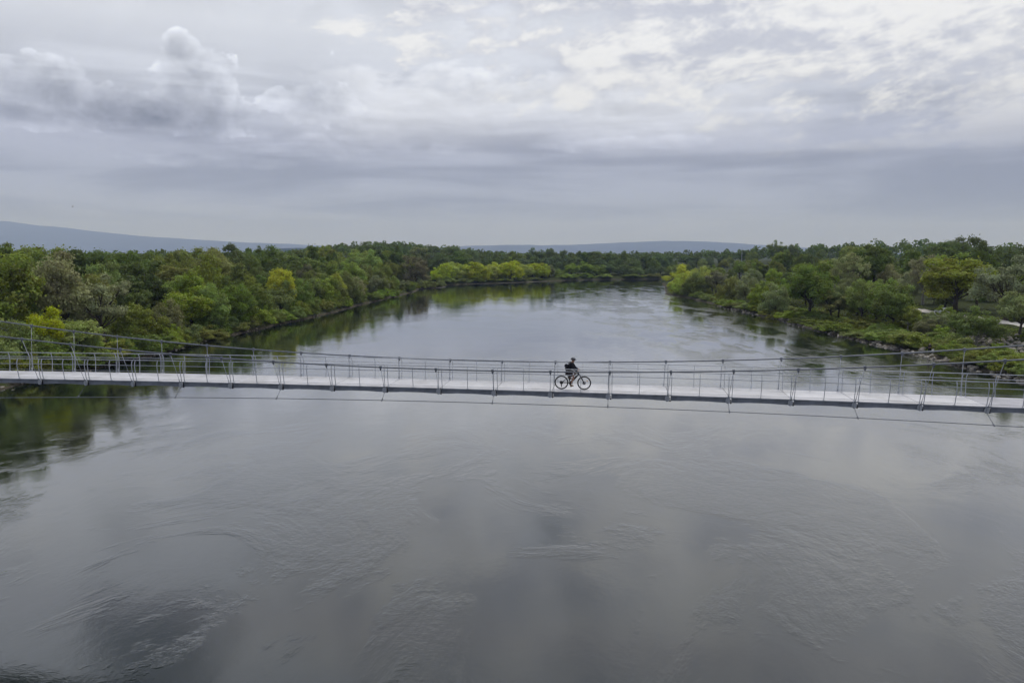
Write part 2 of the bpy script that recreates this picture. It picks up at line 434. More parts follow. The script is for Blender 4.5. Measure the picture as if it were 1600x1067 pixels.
ridge('hill', 'dark blue wooded hill between the tree tops and the mountain',
      [(380,401),(410,393),(440,388.5),(470,387.5),(500,388.5),(530,391),(580,398),(600,401)], 4200, 450, (0.03,0.045,0.03), 5)
ridge('hill', 'small blue wooded hill behind the far treeline by the river bend',
      [(1015,401),(1040,396.5),(1060,395.5),(1085,398),(1110,399.5),(1150,402)], 3200, 350, (0.03,0.045,0.03), 6)

# ------------------------------------------------------------------ foliage
def leaf_mat():
    m = bpy.data.materials.new('foliage'); m.use_nodes = True; t = m.node_tree; S.tree = t
    t.nodes.clear()
    oi = t.nodes.new('ShaderNodeObjectInfo'); at = t.nodes.new('ShaderNodeAttribute'); at.attribute_name = 'tint'
    tint = S(at.outputs['Fac'])
    hsv = t.nodes.new('ShaderNodeHueSaturation'); t.links.new(oi.outputs['Color'], hsv.inputs['Color'])
    hue = smooth(tint, 0, 1, 0.475, 0.52); t.links.new(hue.s, hsv.inputs['Hue'])
    val = smooth(tint, 0, 1, 0.62, 1.45); t.links.new(val.s, hsv.inputs['Value'])
    sat = smooth(S(oi.outputs['Random']), 0, 1, 0.86, 1.05); t.links.new(sat.s, hsv.inputs['Saturation'])
    d = t.nodes.new('ShaderNodeBsdfDiffuse'); tr = t.nodes.new('ShaderNodeBsdfTranslucent'); mx = t.nodes.new('ShaderNodeMixShader')
    gl = t.nodes.new('ShaderNodeBsdfGlossy'); gl.inputs['Roughness'].default_value = 0.45; gl.inputs['Color'].default_value = (0.9, 0.95, 1, 1)
    mx2 = t.nodes.new('ShaderNodeMixShader')
    t.links.new(hsv.outputs[0], d.inputs[0])
    warm = mixc(0.35, S(hsv.outputs[0]), (0.12, 0.15, 0.01)); t.links.new(warm.s, tr.inputs[0])
    mx.inputs[0].default_value = 0.42; t.links.new(d.outputs[0], mx.inputs[1]); t.links.new(tr.outputs[0], mx.inputs[2])
    mx2.inputs[0].default_value = 0.02; t.links.new(mx.outputs[0], mx2.inputs[1]); t.links.new(gl.outputs[0], mx2.inputs[2])
    out = t.nodes.new('ShaderNodeOutputMaterial'); t.links.new(mx2.outputs[0], out.inputs[0])
    return m
M['leaf'] = leaf_mat()
M['bark'] = simple('bark', (0.075, 0.065, 0.052), 0.9, 0, 0.35, 4.0, 0.2, 0.02)
M['bark_pale'] = simple('pale_bark', (0.20, 0.19, 0.165), 0.9, 0, 0.3, 4.0, 0.2, 0.02)

def cards(P, N, size, rg, aspect=0.62):
    """one small folded leaf spray at every point of P, facing N"""
    n = len(P)
    t = rg.normal(size=(n, 3)); t -= (t*N).sum(-1, keepdims=True)*N; t /= np.linalg.norm(t, axis=-1, keepdims=True)+1e-9
    b = np.cross(N, t); s = (size*rg.uniform(0.6, 1.35, n))[:, None]
    a = aspect*rg.uniform(0.7, 1.3, n)[:, None]
    fold = N*s*rg.uniform(-0.3, 0.05, n)[:, None]
    V = np.stack([P-t*s*0.5, P+b*s*a*0.5+fold, P+t*s*0.5, P-b*s*a*0.5+fold], 1)
    return V.reshape(-1, 3)
def unit(v): return v/(np.linalg.norm(v, axis=-1, keepdims=True)+1e-9)
def card_mesh(name, V, tint):
    F = np.arange(len(V)).reshape(-1, 4)
    me = mesh_np(name, V, F)
    a = me.attributes.new('tint', 'FLOAT', 'POINT'); a.data.foreach_set('value', np.repeat(tint, 4).astype(np.float32))
    me.materials.append(M['leaf']); return me
def crown_geo(kind, seed):
    """a crown of leaf clumps ten metres high: lobes round the limbs, sprays over the lobes"""
    rg = np.random.default_rng(seed)
    if kind == 'round':   c, rad, nl, lr, ncard, size, low = (0, 0, 6.0), (3.7, 3.7, 3.7), 44, (0.85, 1.65), 13500, 0.34, -0.75
    elif kind == 'tall':  c, rad, nl, lr, ncard, size, low = (0, 0, 5.7), (2.5, 2.5, 4.2), 42, (0.7, 1.35), 12000, 0.32, -0.9
    elif kind == 'dome':  c, rad, nl, lr, ncard, size, low = (0, 0, 3.9), (4.9, 4.9, 5.7), 60, (0.9, 1.8), 15000, 0.36, -0.62
    elif kind == 'open':  c, rad, nl, lr, ncard, size, low = (0, 0, 6.0), (3.7, 3.7, 3.6), 34, (0.6, 1.25), 7000, 0.30, -0.7
    else:                 c, rad, nl, lr, ncard, size, low = (0, 0, 2.0), (7.0, 7.0, 7.2), 46, (1.2, 2.4), 8000, 0.62, -0.25   # bush
    c = np.array(c); rad = np.array(rad)
    L = []; tries = 0
    ph = rg.uniform(0, 6.28, 4)
    while len(L) < nl and tries < 4000:
        tries += 1
        d = unit(rg.normal(size=3))
        if d[2] < low: continue
        q = rg.uniform(0.45, 0.95)**0.7
        wav = 1 + 0.24*math.sin(2*math.atan2(d[1], d[0])+ph[0]+1.5*d[2]) + 0.18*math.sin(3*math.atan2(d[1], d[0])+ph[1]+3*d[2]) - 0.10*max(0, d[2]-0.6)*math.sin(ph[2])
        p = c + d*rad*q*wav; r = rg.uniform(*lr)*(1.1-0.35*max(0, d[2]))
        if all(np.linalg.norm(p-o[0]) > 0.62*max(r, o[1]) for o in L): L.append((p, r, d))
    A = np.array([r*r for _, r, _ in L]); A = A/A.sum()
    PP, NN, TT = [], [], []
    for (p, r, d), a in zip(L, A):
        n = max(20, int(ncard*a)); dd = unit(rg.normal(size=(n, 3)) + np.array(d)*0.45 + np.array((0, 0, 0.25)))
        # ragged lobes: the radius swells and shrinks with direction
        k = rg.normal(size=(3, 3))*2.2
        rr = r*(0.80 + 0.16*np.sin(dd@k[0]+1) + 0.13*np.sin(dd@k[1]*1.8+2) + 0.10*np.sin(dd@k[2]*3.1))*rg.uniform(0.55, 1.12, n)**0.6
        PP.append(p + dd*rr[:, None]*np.array((1.05, 1.05, 0.85)))
        NN.append(unit(dd + rg.normal(size=(n, 3))*0.55 + np.array((0, 0, 0.2))))
        TT.append(np.clip(rg.normal(0.5, 0.13)+rg.normal(0, 0.17, n), 0, 1))
    # stray sprigs that break the outline
    ns = ncard//14; dd = unit(rg.normal(size=(ns, 3))); dd[:, 2] = np.abs(dd[:, 2])*0.9 - 0.1; dd = unit(dd)
    pick = rg.integers(0, len(L), ns)
    lp = np.array([l[0] for l in L])[pick]; lrad = np.array([l[1] for l in L])[pick]
    PP.append(lp + dd*(lrad*rg.uniform(1.0, 1.30, ns))[:, None]); NN.append(unit(rg.normal(size=(ns, 3)))); TT.append(rg.uniform(0.4, 1, ns))
    P = np.concatenate(PP); N = np.concatenate(NN); T = np.concatenate(TT)
    P[:, 2] = np.maximum(P[:, 2], 0.05)
    return cards(P, N, size, rg), T, L
def limb_mesh(kind, L, seed):
    rg = random.Random(seed); mb = MB()
    if kind == 'bush':
        for p, r, d in L[:7]:
            mb.tube([(0.2*d[0], 0.2*d[1], -0.4), (p[0]*0.5, p[1]*0.5, p[2]*0.45), tuple(p)], [0.13, 0.09, 0.03], 5)
        return mb.mesh('stems', True)
    lean = (rg.uniform(-.35, .35), rg.uniform(-.35, .35))
    tops = {'round': 6.5, 'tall': 8.0, 'dome': 5.0, 'open': 6.5}[kind]
    n = 7; pts = [(lean[0]*(i/n)**1.4*2 + rg.uniform(-.08, .08), lean[1]*(i/n)**1.4*2 + rg.uniform(-.08, .08), -0.6 + (tops+0.6)*i/n) for i in range(n+1)]
    mb.tube(pts, [0.30*(1-i/n)**0.8+0.045 for i in range(n+1)], 7)
    ls = sorted(L, key=lambda l: -l[1]); ls = ls[:18 if kind in ('round', 'open') else 12]
    for p, r, d in ls:
        hz = min(max(p[2]*rg.uniform(0.4, 0.65), 1.2), tops*0.9); i = (hz+0.6)/(tops+0.6)*n; k = min(n-1, int(i)); f = i-k
        a = Vector(pts[k]).lerp(Vector(pts[k+1]), f); e = Vector(p); mid = a.lerp(e, 0.5) + Vector((0, 0, -0.25+rg.uniform(-.2, .3)))
        w = 0.13*(1.1-hz/12)
        mb.tube([a, a.lerp(mid, 0.6)+Vector((rg.uniform(-.1, .1), rg.uniform(-.1, .1), 0)), mid, e], [w, w*0.8, w*0.65, 0.025], 5)
        for _ in range(2):
            e2 = e + Vector((rg.uniform(-1, 1), rg.uniform(-1, 1), rg.uniform(0, 0.9)))*r*0.8
            mb.tube([mid, mid.lerp(e2, 0.55)+Vector((0, 0, 0.12)), e2], [w*0.45, w*0.3, 0.015], 4)
    return mb.mesh('trunk', True)
LIB = {}
for kind, cnt in (('round', 5), ('tall', 4), ('dome', 5), ('open', 4), ('bush', 4)):
    LIB[kind] = []
    for i in range(cnt):
        V, T, L = crown_geo(kind, 100+17*i+len(kind)*7)
        LIB[kind].append((card_mesh(kind+'_crown', V, T), limb_mesh(kind, L, 5+i)))
BASE_W = {'round': 8.6, 'tall': 6.2, 'dome': 10.6, 'open': 8.4, 'bush': 15.5}      # width of the ten metre crown
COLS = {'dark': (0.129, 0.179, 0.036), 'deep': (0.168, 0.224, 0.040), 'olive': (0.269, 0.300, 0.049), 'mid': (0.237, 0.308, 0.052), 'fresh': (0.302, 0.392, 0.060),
        'lime': (0.515, 0.600, 0.052), 'yellow': (0.560, 0.600, 0.027), 'silver': (0.347, 0.398, 0.174), 'grey': (0.308, 0.319, 0.140), 'gold': (0.302, 0.347, 0.052), 'bluish': (0.151, 0.211, 0.063), 'brown': (0.252, 0.235, 0.112)}  # lime is raised above plain leaf green to stand in for sunlight
WORD = {'dark': 'dark green', 'deep': 'deep green', 'olive': 'olive green', 'mid': 'mid green', 'fresh': 'fresh green', 'lime': 'bright lime green',
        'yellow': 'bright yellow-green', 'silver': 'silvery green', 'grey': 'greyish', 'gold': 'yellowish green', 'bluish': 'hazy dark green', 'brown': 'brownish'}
SHAPE = {'round': 'rounded tree', 'tall': 'slender tree', 'dome': 'bushy tree', 'open': 'airy tree', 'bush': 'bush'}
NTREE = [0]
SKIP_CROWN = False
def plant(x, y, height, width, kind, colour, label, group, pale=False, zoff=0.0):
    i = NTREE[0]; NTREE[0] += 1
    cm, tm = LIB[kind][(i*7+i//3) % len(LIB[kind])]
    z = float(terrain(x, y)) + zoff
    name = {'bush': 'bush'}.get(kind, 'tree')
    root = empty(name, (x, y, z), (i*2.399) % 6.283)
    k = 9.8 if kind != 'bush' else 9.6
    sz = height/k; sx = width/BASE_W[kind]
    if kind != 'bush': sx = min(max(sx, sz*0.6), sz*1.6)
    root.scale = (sx, sx*random.uniform(0.92, 1.08), sz)
    c = obj('crown', cm, None, root); cc = COLS[colour]
    v = random.uniform(0.86, 1.16); g = random.uniform(0.93, 1.08)
    c.color = (cc[0]*v/g, cc[1]*v, cc[2]*v*random.uniform(0.85, 1.2), 1)
    t = obj('stem' if kind == 'bush' else 'trunk', tm, M['bark'], root)
    if pale and kind != 'bush':
        t.material_slots[0].link = 'OBJECT'; t.material_slots[0].material = M['bark_pale']
    tag(root, label, 'bush' if kind == 'bush' else 'tree', group); return root
TOP = {}
def tree_px(u, vtop, wpx, kind, colour, label, group, inland=None, vbase=None, pale=False):
    x, y = base_point(u, vbase) if vbase else col_point(u, inland)
    z0 = max(0.0, float(terrain(x, y))); zt = z_at(y, vtop)
    d = depth(y, 8)
    return plant(x, y, max(1.2, zt-z0), wpx*d/FPX, kind, colour, label, group, pale)

ORD = ['first', 'second', 'third', 'fourth', 'fifth', 'sixth', 'seventh', 'eighth', 'ninth', 'tenth', 'eleventh', 'twelfth', 'thirteenth', 'fourteenth', 'fifteenth',
       'sixteenth', 'seventeenth', 'eighteenth', 'nineteenth', 'twentieth']
TENS = ['', '', 'twenty', 'thirty', 'forty', 'fifty', 'sixty', 'seventy', 'eighty', 'ninety']
def nth(i):
    return ORD[i] if i < 20 else (TENS[(i+1)//10] + ('-'+ORD[(i+1) % 10-1] if (i+1) % 10 else 'th').replace('yth', 'ieth'))
GW = 'trees of the wooded bank'; GS = 'trees of the stony bank'; GF = 'trees beyond the far shore'
# --- wooded bank (left): single trees one can point at
tree_px(76, 486, 58, 'round', 'yellow', 'small bright yellow-green tree on the wooded bank just behind the suspension cables', GW, inland=5)
tree_px(163, 433, 92, 'open', 'silver', 'airy grey-green tree with a dark bare trunk, near the yellow tree on the wooded bank', GW, inland=9)
tree_px(438, 421, 44, 'round', 'yellow', 'yellow-green tree standing out in the front row of the wooded bank', GW, inland=8)
tree_px(462, 392, 46, 'tall', 'dark', 'tall dark tree rising above the yellow-green tree of the front row', GW, inland=34)
tree_px(494, 391, 40, 'tall', 'dark', 'tall dark tree just riverward of the other tall dark tree behind the yellow-green one', GW, inland=30)
tree_px(482, 414, 26, 'round', 'brown', 'small pale brownish tree in front of the two tall dark trees', GW, inland=16)
tree_px(650, 400, 44, 'dome', 'brown', 'pale brownish tree near the tip of the wooded bank', GW, inland=14)
tree_px(621, 389, 30, 'tall', 'dark', 'dark upright tree beside the pale brownish one at the tip of the wooded bank', GW, inland=26)
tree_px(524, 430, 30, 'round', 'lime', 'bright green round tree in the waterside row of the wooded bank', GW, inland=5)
# --- rows of the wooded bank; tops follow the canopy seen over the water
row_tops = [
  (4.5,  [(0,486),(40,500),(110,512),(150,480),(200,464),(260,460),(305,452),(360,452),(395,450),(440,440),(480,436),(525,432),(560,431),(590,433),(625,434),(655,438)], 29),
  (15,   [(-40,388),(0,392),(50,388),(90,396),(125,425),(200,440),(260,436),(310,432),(360,432),(420,428),(480,420),(540,412),(600,410),(655,412)], 25),
  (27,   [(0,420),(60,412),(110,416),(200,410),(260,416),(300,412),(360,408),(420,410),(480,404),(540,398),(600,397),(660,402)], 21),
  (42,   [(0,392),(60,388),(100,396),(200,398),(260,398),(330,393),(400,396),(470,400),(540,390),(600,390),(670,396)], 15),
  (64,   [(0,381),(40,379),(75,377),(110,386),(130,390),(200,392),(250,392),(300,390),(340,383),(385,385),(420,393),(480,393),(540,385),(600,385),(680,392)], 16),
]
rowname = ['waterside row', 'second row', 'third row', 'fourth row', 'rear row']
pal = [['olive','mid','fresh','mid','silver','olive','fresh','grey'], ['olive','mid','deep','olive','grey','fresh'], ['olive','dark','mid','olive','deep','fresh'],
       ['dark','olive','deep','mid','dark'], ['dark','olive','deep','dark','grey','mid']]
shp = [['dome','dome','round','dome'], ['round','dome','round','open'], ['round','round','dome','tall'], ['round','tall','round','dome'], ['round','open','tall','round']]
for r, (inl, prof, cnt) in enumerate(row_tops):
    us = [p[0] for p in prof]; vv = [p[1] for p in prof]
    # walk along the shore so that trees are evenly spaced on the ground
    cand = [(u, *col_point(u, inl)) for u in np.linspace(-40 if r else -10, prof[-1][0], 120)]
    s = [0.0]
    for a, b in zip(cand, cand[1:]): s.append(s[-1] + math.hypot(b[1]-a[1], b[2]-a[2]))
    for j in range(cnt):
        q = (j+0.5+random.uniform(-.28, .28))/cnt*s[-1]
        i = int(np.searchsorted(s, q)) - 1; i = max(0, min(i, len(cand)-2))
        u = cand[i][0]; u += random.uniform(-4, 4)
        v = float(np.interp(u, us, vv)) + random.choice([random.uniform(-4, 4), random.uniform(-6, 11)])*(1.0 if r else 1.3)
        if r == 0 and (abs(u-76) < 34 or abs(u-163) < 30): continue
        inl2 = inl + random.uniform(-2.5, 3.5)*(0.7 if r == 0 else 1.6)
        x, y = col_point(u, inl2); d = depth(y, 8)
        kind = shp[r][random.randrange(4)]; colour = random.choice(pal[r])
        hgt = z_at(y, v) - float(terrain(x, y))
        w = min(max(hgt*random.uniform(0.55, 1.1), 5.5), 15.0) if r else max(hgt*random.uniform(0.75, 1.3), 5.5)
        lab = f'{WORD[colour]} {SHAPE[kind]} in the wooded bank\'s {rowname[r]}, {nth(j)} from the bridge'
        plant(x, y, hgt, w, kind, colour, lab, GW)
# low bushes hanging over the water along the wooded bank
us = np.linspace(8, 690, 48)
for j, u in enumerate(us):
    inl = 0.7 + random.uniform(0, 1.5); x, y = col_point(float(u)+random.uniform(-6, 6), inl)
    if x < -69: continue
    c = random.choice(['olive', 'mid', 'fresh', 'deep'])
    plant(x, y, random.uniform(2.0, 3.8), random.uniform(4.5, 7.5), 'bush', c, f'{WORD[c]} bush overhanging the wooded bank\'s water, {nth(j)} from the bridge', 'bushes at the water of the wooded bank')

# --- far shore: willows with a sun patch put into their leaf colour, in front of a darker wood
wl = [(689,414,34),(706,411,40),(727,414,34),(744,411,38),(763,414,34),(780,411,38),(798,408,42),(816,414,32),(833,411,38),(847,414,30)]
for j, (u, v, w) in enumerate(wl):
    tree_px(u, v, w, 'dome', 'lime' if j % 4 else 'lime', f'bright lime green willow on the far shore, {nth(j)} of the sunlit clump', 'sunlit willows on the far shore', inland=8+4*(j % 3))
for j, (u, v, w, c) in enumerate([(700,433,30,'fresh'),(722,435,26,'olive'),(744,434,26,'mid'),(766,436,24,'olive'),(788,435,26,'mid'),(812,433,26,'olive'),(835,435,22,'mid')]):
    tree_px(u, v, w, 'bush', c, f'low {WORD[c]} bush at the water below the lime willows, {nth(j)} of them', 'bushes on the far shore', inland=3)
for j, (u, v, w, c, k) in enumerate([(858,414,20,'grey','tall'),(873,421,30,'fresh','dome'),(893,413,34,'fresh','round'),(913,411,34,'mid','round'),(932,414,34,'fresh','dome'),(944,420,20,'mid','round'),
                                     (953,413,36,'bluish','round'),(975,414,34,'bluish','dome'),(995,417,30,'mid','dome'),(1015,418,32,'bluish','dome'),(1032,416,30,'bluish','round'),(886,428,34,'fresh','bush'),(915,427,30,'mid','bush'),(945,428,30,'fresh','bush'),(985,428,40,'mid','bush'),(1018,428,34,'olive','bush')]):
    tree_px(u, v, w, k, c, f'{WORD[c]} {SHAPE[k]} on the far shore, {nth(j)} past the lime willows', GF, inland=(4 if k == 'bush' else 12))
for r, (inl, prof, cnt, nm) in enumerate([(32, [(660,402),(720,398),(760,406),(800,402),(900,402),(1000,404),(1050,406),(1150,408)], 24, 'front'),
                                          (60, [(660,394),(715,390),(735,392),(760,399),(780,401),(800,396),(820,391),(860,391),(900,393),(930,391),(960,396),(1000,397),(1040,398),(1110,399),(1150,400)], 26, 'rear')]):
    us = [p[0] for p in prof]; vv = [p[1] for p in prof]
    for j in range(cnt):
        u = 668 + (1150-668)*(j+0.5)/cnt + random.uniform(-7, 7)
        v = float(np.interp(u, us, vv)) + random.uniform(-1.5, 3.0)
        ok = False
        x, y = col_point(u, inl + random.uniform(-6, 8))
        if u > 1036:                      # beyond the bend: behind the far arm of the river
            y = 505 + 0.12*(u-1036) + inl + random.uniform(-6, 6); x = (u-800)/FPX*depth(y, 8)
        c = random.choice(['bluish', 'bluish', 'dark', 'deep', 'bluish']); k = random.choice(['round', 'round', 'dome', 'dome'])
        hgt = z_at(y, v) - float(terrain(x, y))
        plant(x, y, hgt, hgt*random.uniform(0.85, 1.2), k, c, f'{WORD[c]} {SHAPE[k]} in the far shore\'s {nm} row, {nth(j)} from the wooded bank', GF)

# --- stony bank (right): single trees
spec = [
 # u, vtop, width, kind, colour, inland / base row, label
 (1265,412,74,'round','mid',None,497,'large round green tree near the water midway along the stony bank',False),
 (1325,397,56,'open','silver',30,None,'pale silvery half-bare tree standing out among green trees of the stony bank',True),
 (1362,388,62,'round','dark',40,None,'big dark green tree just behind the silvery half-bare one',False),
 (1490,405,104,'round','gold',34,None,'broad yellowish-green tree behind the gravel track',False),
 (1440,400,54,'open','grey',38,None,'greyish half-bare tree beside the broad yellowish one',True),
 (1568,404,92,'open','silver',30,None,'tall greyish-green tree at the gravel track, next to the broad yellowish one',False),
 (1592,460,62,'round','silver',None,524,'pale silver-leaved tree with dark trunk in front of the gravel track',False),
 (1396,446,62,'round','mid',None,516,'dense green tree standing alone on the open slope of the stony bank',False),
 (1418,478,34,'round','gold',None,518,'small yellow-green tree beside the dense green one on the open slope',True),
 (1447,501,42,'round','brown',None,528,'small round brownish tree on the open slope above the angler',False),
 (1467,489,34,'open','silver',None,524,'small grey-green tree with thin pale trunk above the angler',True),
 (1492,492,36,'open','deep',None,526,'small dark tree leaning at the stones of the slope',False),
 (1526,486,60,'round','mid',None,541,'green tree with drooping crown above the stones of the slope',True),
 (1346,440,52,'round','fresh',None,503,'fresh green tree in front of the silvery half-bare one',False),
 (1368,452,34,'tall','mid',None,508,'slim green tree between two rounder ones on the open slope',False),
 (1212,443,44,'dome','silver',None,490,'silvery willow at the water with dark shade beneath it',False),
 (1190,446,36,'dome','fresh',None,484,'grey-green willow next to the silvery willow at the water',False),
 (1298,456,50,'open','grey',None,498,'leaning grey-green tree between the large round tree and the slope',False),
 (1118,424,40,'open','brown',None,461,'brownish half-bare tree by the tip of the stony bank',False),
 (1052,414,36,'dome','fresh',6,None,'fresh green willow at the very tip of the stony bank',False),
 (1068,417,44,'dome','yellow',9,None,'bright yellow-green willow behind the tip of the stony bank',False),
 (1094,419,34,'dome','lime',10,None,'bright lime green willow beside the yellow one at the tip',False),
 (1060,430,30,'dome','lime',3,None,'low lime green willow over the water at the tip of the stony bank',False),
 (1084,428,40,'dome','mid',5,None,'dark-leaved willow over the water by the tip of the stony bank',False),
 (1142,432,36,'dome','olive',6,None,'olive willow on the grassy bank behind the brownish half-bare tree',False),
 (1165,434,36,'dome','grey',7,None,'grey willow between the olive willow and the silvery one',False),
]
for u, v, w, k, c, inl, vb, lab, pale in spec:
    tree_px(u, v, w, k, c, lab, GS, inland=inl, vbase=vb, pale=pale)
rows = [
 (15, [(1110,430),(1150,434),(1200,438),(1260,438),(1330,446),(1380,452),(1425,468)], 13, 'slope row', ['mid','fresh','olive','silver','mid']),
 (24, [(1050,420),(1130,418),(1180,420),(1230,424),(1300,432),(1340,436),(1400,424),(1460,432),(1520,436),(1610,440)], 24, 'front row', ['mid','fresh','olive','silver','deep']),
 (42, [(1050,412),(1130,408),(1180,408),(1240,408),(1300,412),(1360,412),(1420,418),(1480,420),(1540,420),(1610,425)], 27, 'second row', ['mid','olive','deep','fresh','grey','mid']),
 (62, [(1060,410),(1130,402),(1170,398),(1240,396),(1300,398),(1350,398),(1420,398),(1480,396),(1540,396),(1610,400)], 27, 'third row', ['deep','mid','olive','dark','mid']),
 (90, [(1080,406),(1130,400),(1160,391),(1200,383),(1240,381),(1265,387),(1290,388),(1345,386),(1375,382),(1420,386),(1450,383),(1480,378),(1520,377),(1570,382),(1610,385)], 26, 'rear row', ['deep','dark','olive','dark','mid']),
 (125, [(1150,396),(1200,388),(1300,390),(1375,385),(1420,387),(1480,379),(1520,378),(1570,383),(1610,386)], 20, 'last row', ['deep','dark','bluish','dark']),
]
for r, (inl, prof, cnt, nm, pl) in enumerate(rows):
    us = [p[0] for p in prof]; vv = [p[1] for p in prof]
    cand = [(u, *col_point(u, inl)) for u in np.linspace(prof[0][0], 1650, 110)]
    s = [0.0]
    for a, b in zip(cand, cand[1:]): s.append(s[-1] + math.hypot(b[1]-a[1], b[2]-a[2]))
    for j in range(cnt):
        q = (j+0.5+random.uniform(-.28, .28))/cnt*s[-1]
        i = max(0, min(int(np.searchsorted(s, q))-1, len(cand)-2)); u = cand[i][0] + random.uniform(-4, 4)
        x, y = col_point(u, inl + random.uniform(-4, 5))
        if r == 0 and u > 1425: continue
        if r == 1 and u > 1385: x, y = col_point(u, 34 + random.uniform(-2, 4))
        v = float(np.interp(u, us, vv)) + random.uniform(-3, 6)
        k = random.choice(['round', 'round', 'dome', 'open', 'tall']) if r < 4 else random.choice(['round', 'round', 'tall', 'dome']); c = random.choice(pl)
        hgt = z_at(y, v) - float(terrain(x, y))
        plant(x, y, hgt, min(max(hgt*random.uniform(0.62, 0.95), 6), 13.5), k, c, f'{WORD[c]} {SHAPE[k]} in the stony bank\'s {nm}, {nth(cnt-1-j)} from the bridge', GS)
# bushes on the open slope of the stony bank
n = 0
NB = 96
for j in range(NB):
    u = 1085 + (1612-1085)*(j+0.5)/NB + random.uniform(-5, 5); inl = random.choice([1.5, 2.2, 3.6, 6.0, 8.5, 11.0]) + random.uniform(-.5, .7)
    x, y = col_point(u, inl)
    if (1440 < u < 1474 and inl < 7.5) or (u > 1480 and inl > 7.5) or 1432 < u < 1462: continue
    c = random.choice(['fresh', 'mid', 'olive', 'fresh', 'mid', 'olive'])
    plant(x, y, random.uniform(0.9, 2.0)*(1.25 if u > 1380 else 1), random.uniform(4.0, 7.5), 'bush', c, f'low {WORD[c]} bush on the stony bank slope, {nth(NB-1-j)} from the bridge', 'bushes on the slope of the stony bank')

# undergrowth: countless leafy sprays on both banks
def undergrowth():
    rg = np.random.default_rng(31); n = 330000
    x = np.concatenate([rg.uniform(-130, -35, n//2), rg.uniform(62, 150, n-n//2)]); y = 86 + (rg.uniform(0, 1, n)**1.5)*270
    sd = sd_fast(x, y); wb = wob2(x, y)
    clump = np.sin(x*0.9+np.sin(y*0.5)*2)+np.sin(y*0.8+np.sin(x*0.6)*2)+0.8*np.sin(x*2.3+y*1.9)
    track = (x > 60) & (np.abs(sd-27) < 4.6)
    stony = (x > 60) & (np.abs(sd-14.2) < 4.2) & (y < 132) & (clump < 1.3)
    ax, ay = base_point(1455, 553.5); tx, ty = ax/math.hypot(ax, ay), ay/math.hypot(ax, ay)
    along = (x-ax)*tx + (y-ay)*ty; side = np.abs((x-ax)*ty - (y-ay)*tx)
    clear = (along > -7) & (along < 1.2) & (side < 1.5)             # trodden spot where the angler stands
    keep = ~clear & (sd+wb > 1.3) & (sd < 34) & (clump > -1.3) & ~track & ~stony
    x, y, clump = x[keep][:150000], y[keep][:150000], clump[keep][:150000]
    z = terrain(x, y)
    hh = np.clip(0.55+0.45*clump, 0.15, 1.9)*np.where(x > 0, np.where((sd_fast(x, y) > 16) & (y < 175), 0.35, 1.0), 0.7)
    P = np.stack([x, y, z + rg.uniform(0, 1, len(x))**0.7*hh], -1)
    N = unit(rg.normal(size=P.shape)*0.7 + np.array((0, -0.2, 0.8)))
    T = np.clip(0.45+0.16*np.sin(x*0.21+np.sin(y*0.17)*2)+rg.normal(0, .18, len(x)), 0, 1)
    o = obj('undergrowth', card_mesh('undergrowth', cards(P, N, 0.42, rg, 0.5), T), None)
    o.color = (0.19, 0.24, 0.036, 1)
    tag(o, 'olive green undergrowth and tall grass covering the banks', 'undergrowth', kind='stuff')
undergrowth()

# far-off woods that read as one mass
def distant_wood():
    rg = np.random.default_rng(8); PP = []; TT = []
    def crowns(x, y, h):
        z = terrain(x, y)
        for xi, yi, zi, hi in zip(x, y, z, h):
            m = 110; d = unit(rg.normal(size=(m, 3))); d[:, 2] = np.abs(d[:, 2])
            r = hi*0.42*(0.75+0.25*np.sin(d@rg.normal(size=3)*4))[:, None]
            PP.append(np.array((xi, yi, zi+hi*0.52)) + d*r*np.array((1, 1, 1.15)))
            TT.append(np.clip(rg.normal(0.5, .16)+rg.normal(0, .14, m), 0, 1))
    n = 520; x = rg.uniform(-330, 120, n); y = rg.uniform(600, 860, n); crowns(x, y, rg.uniform(9, 15, n))
    n = 420; x = rg.uniform(120, 760, n); y = rg.uniform(590, 900, n); crowns(x, y, rg.uniform(10, 15, n))
    n = 260; x = rg.uniform(-520, -120, n); y = rg.uniform(230, 620, n); k = x < -0.25*y-70; crowns(x[k], y[k], rg.uniform(12, 16.5, k.sum()))
    n = 260; x = rg.uniform(230, 620, n); y = rg.uniform(200, 620, n); k = x > 0.3*y+130; crowns(x[k], y[k], rg.uniform(13, 18, k.sum()))
    P = np.concatenate(PP); T = np.concatenate(TT); N = unit(rg.normal(size=P.shape)+np.array((0, -.3, .6)))
    o = obj('distant_wood', card_mesh('distant_wood', cards(P, N, 2.0, rg, 0.75), T), None)
    o.color = (0.125, 0.180, 0.042, 1)
    tag(o, 'dark unbroken woodland covering the plain and low hill behind the banks', 'woodland', kind='stuff')
distant_wood()

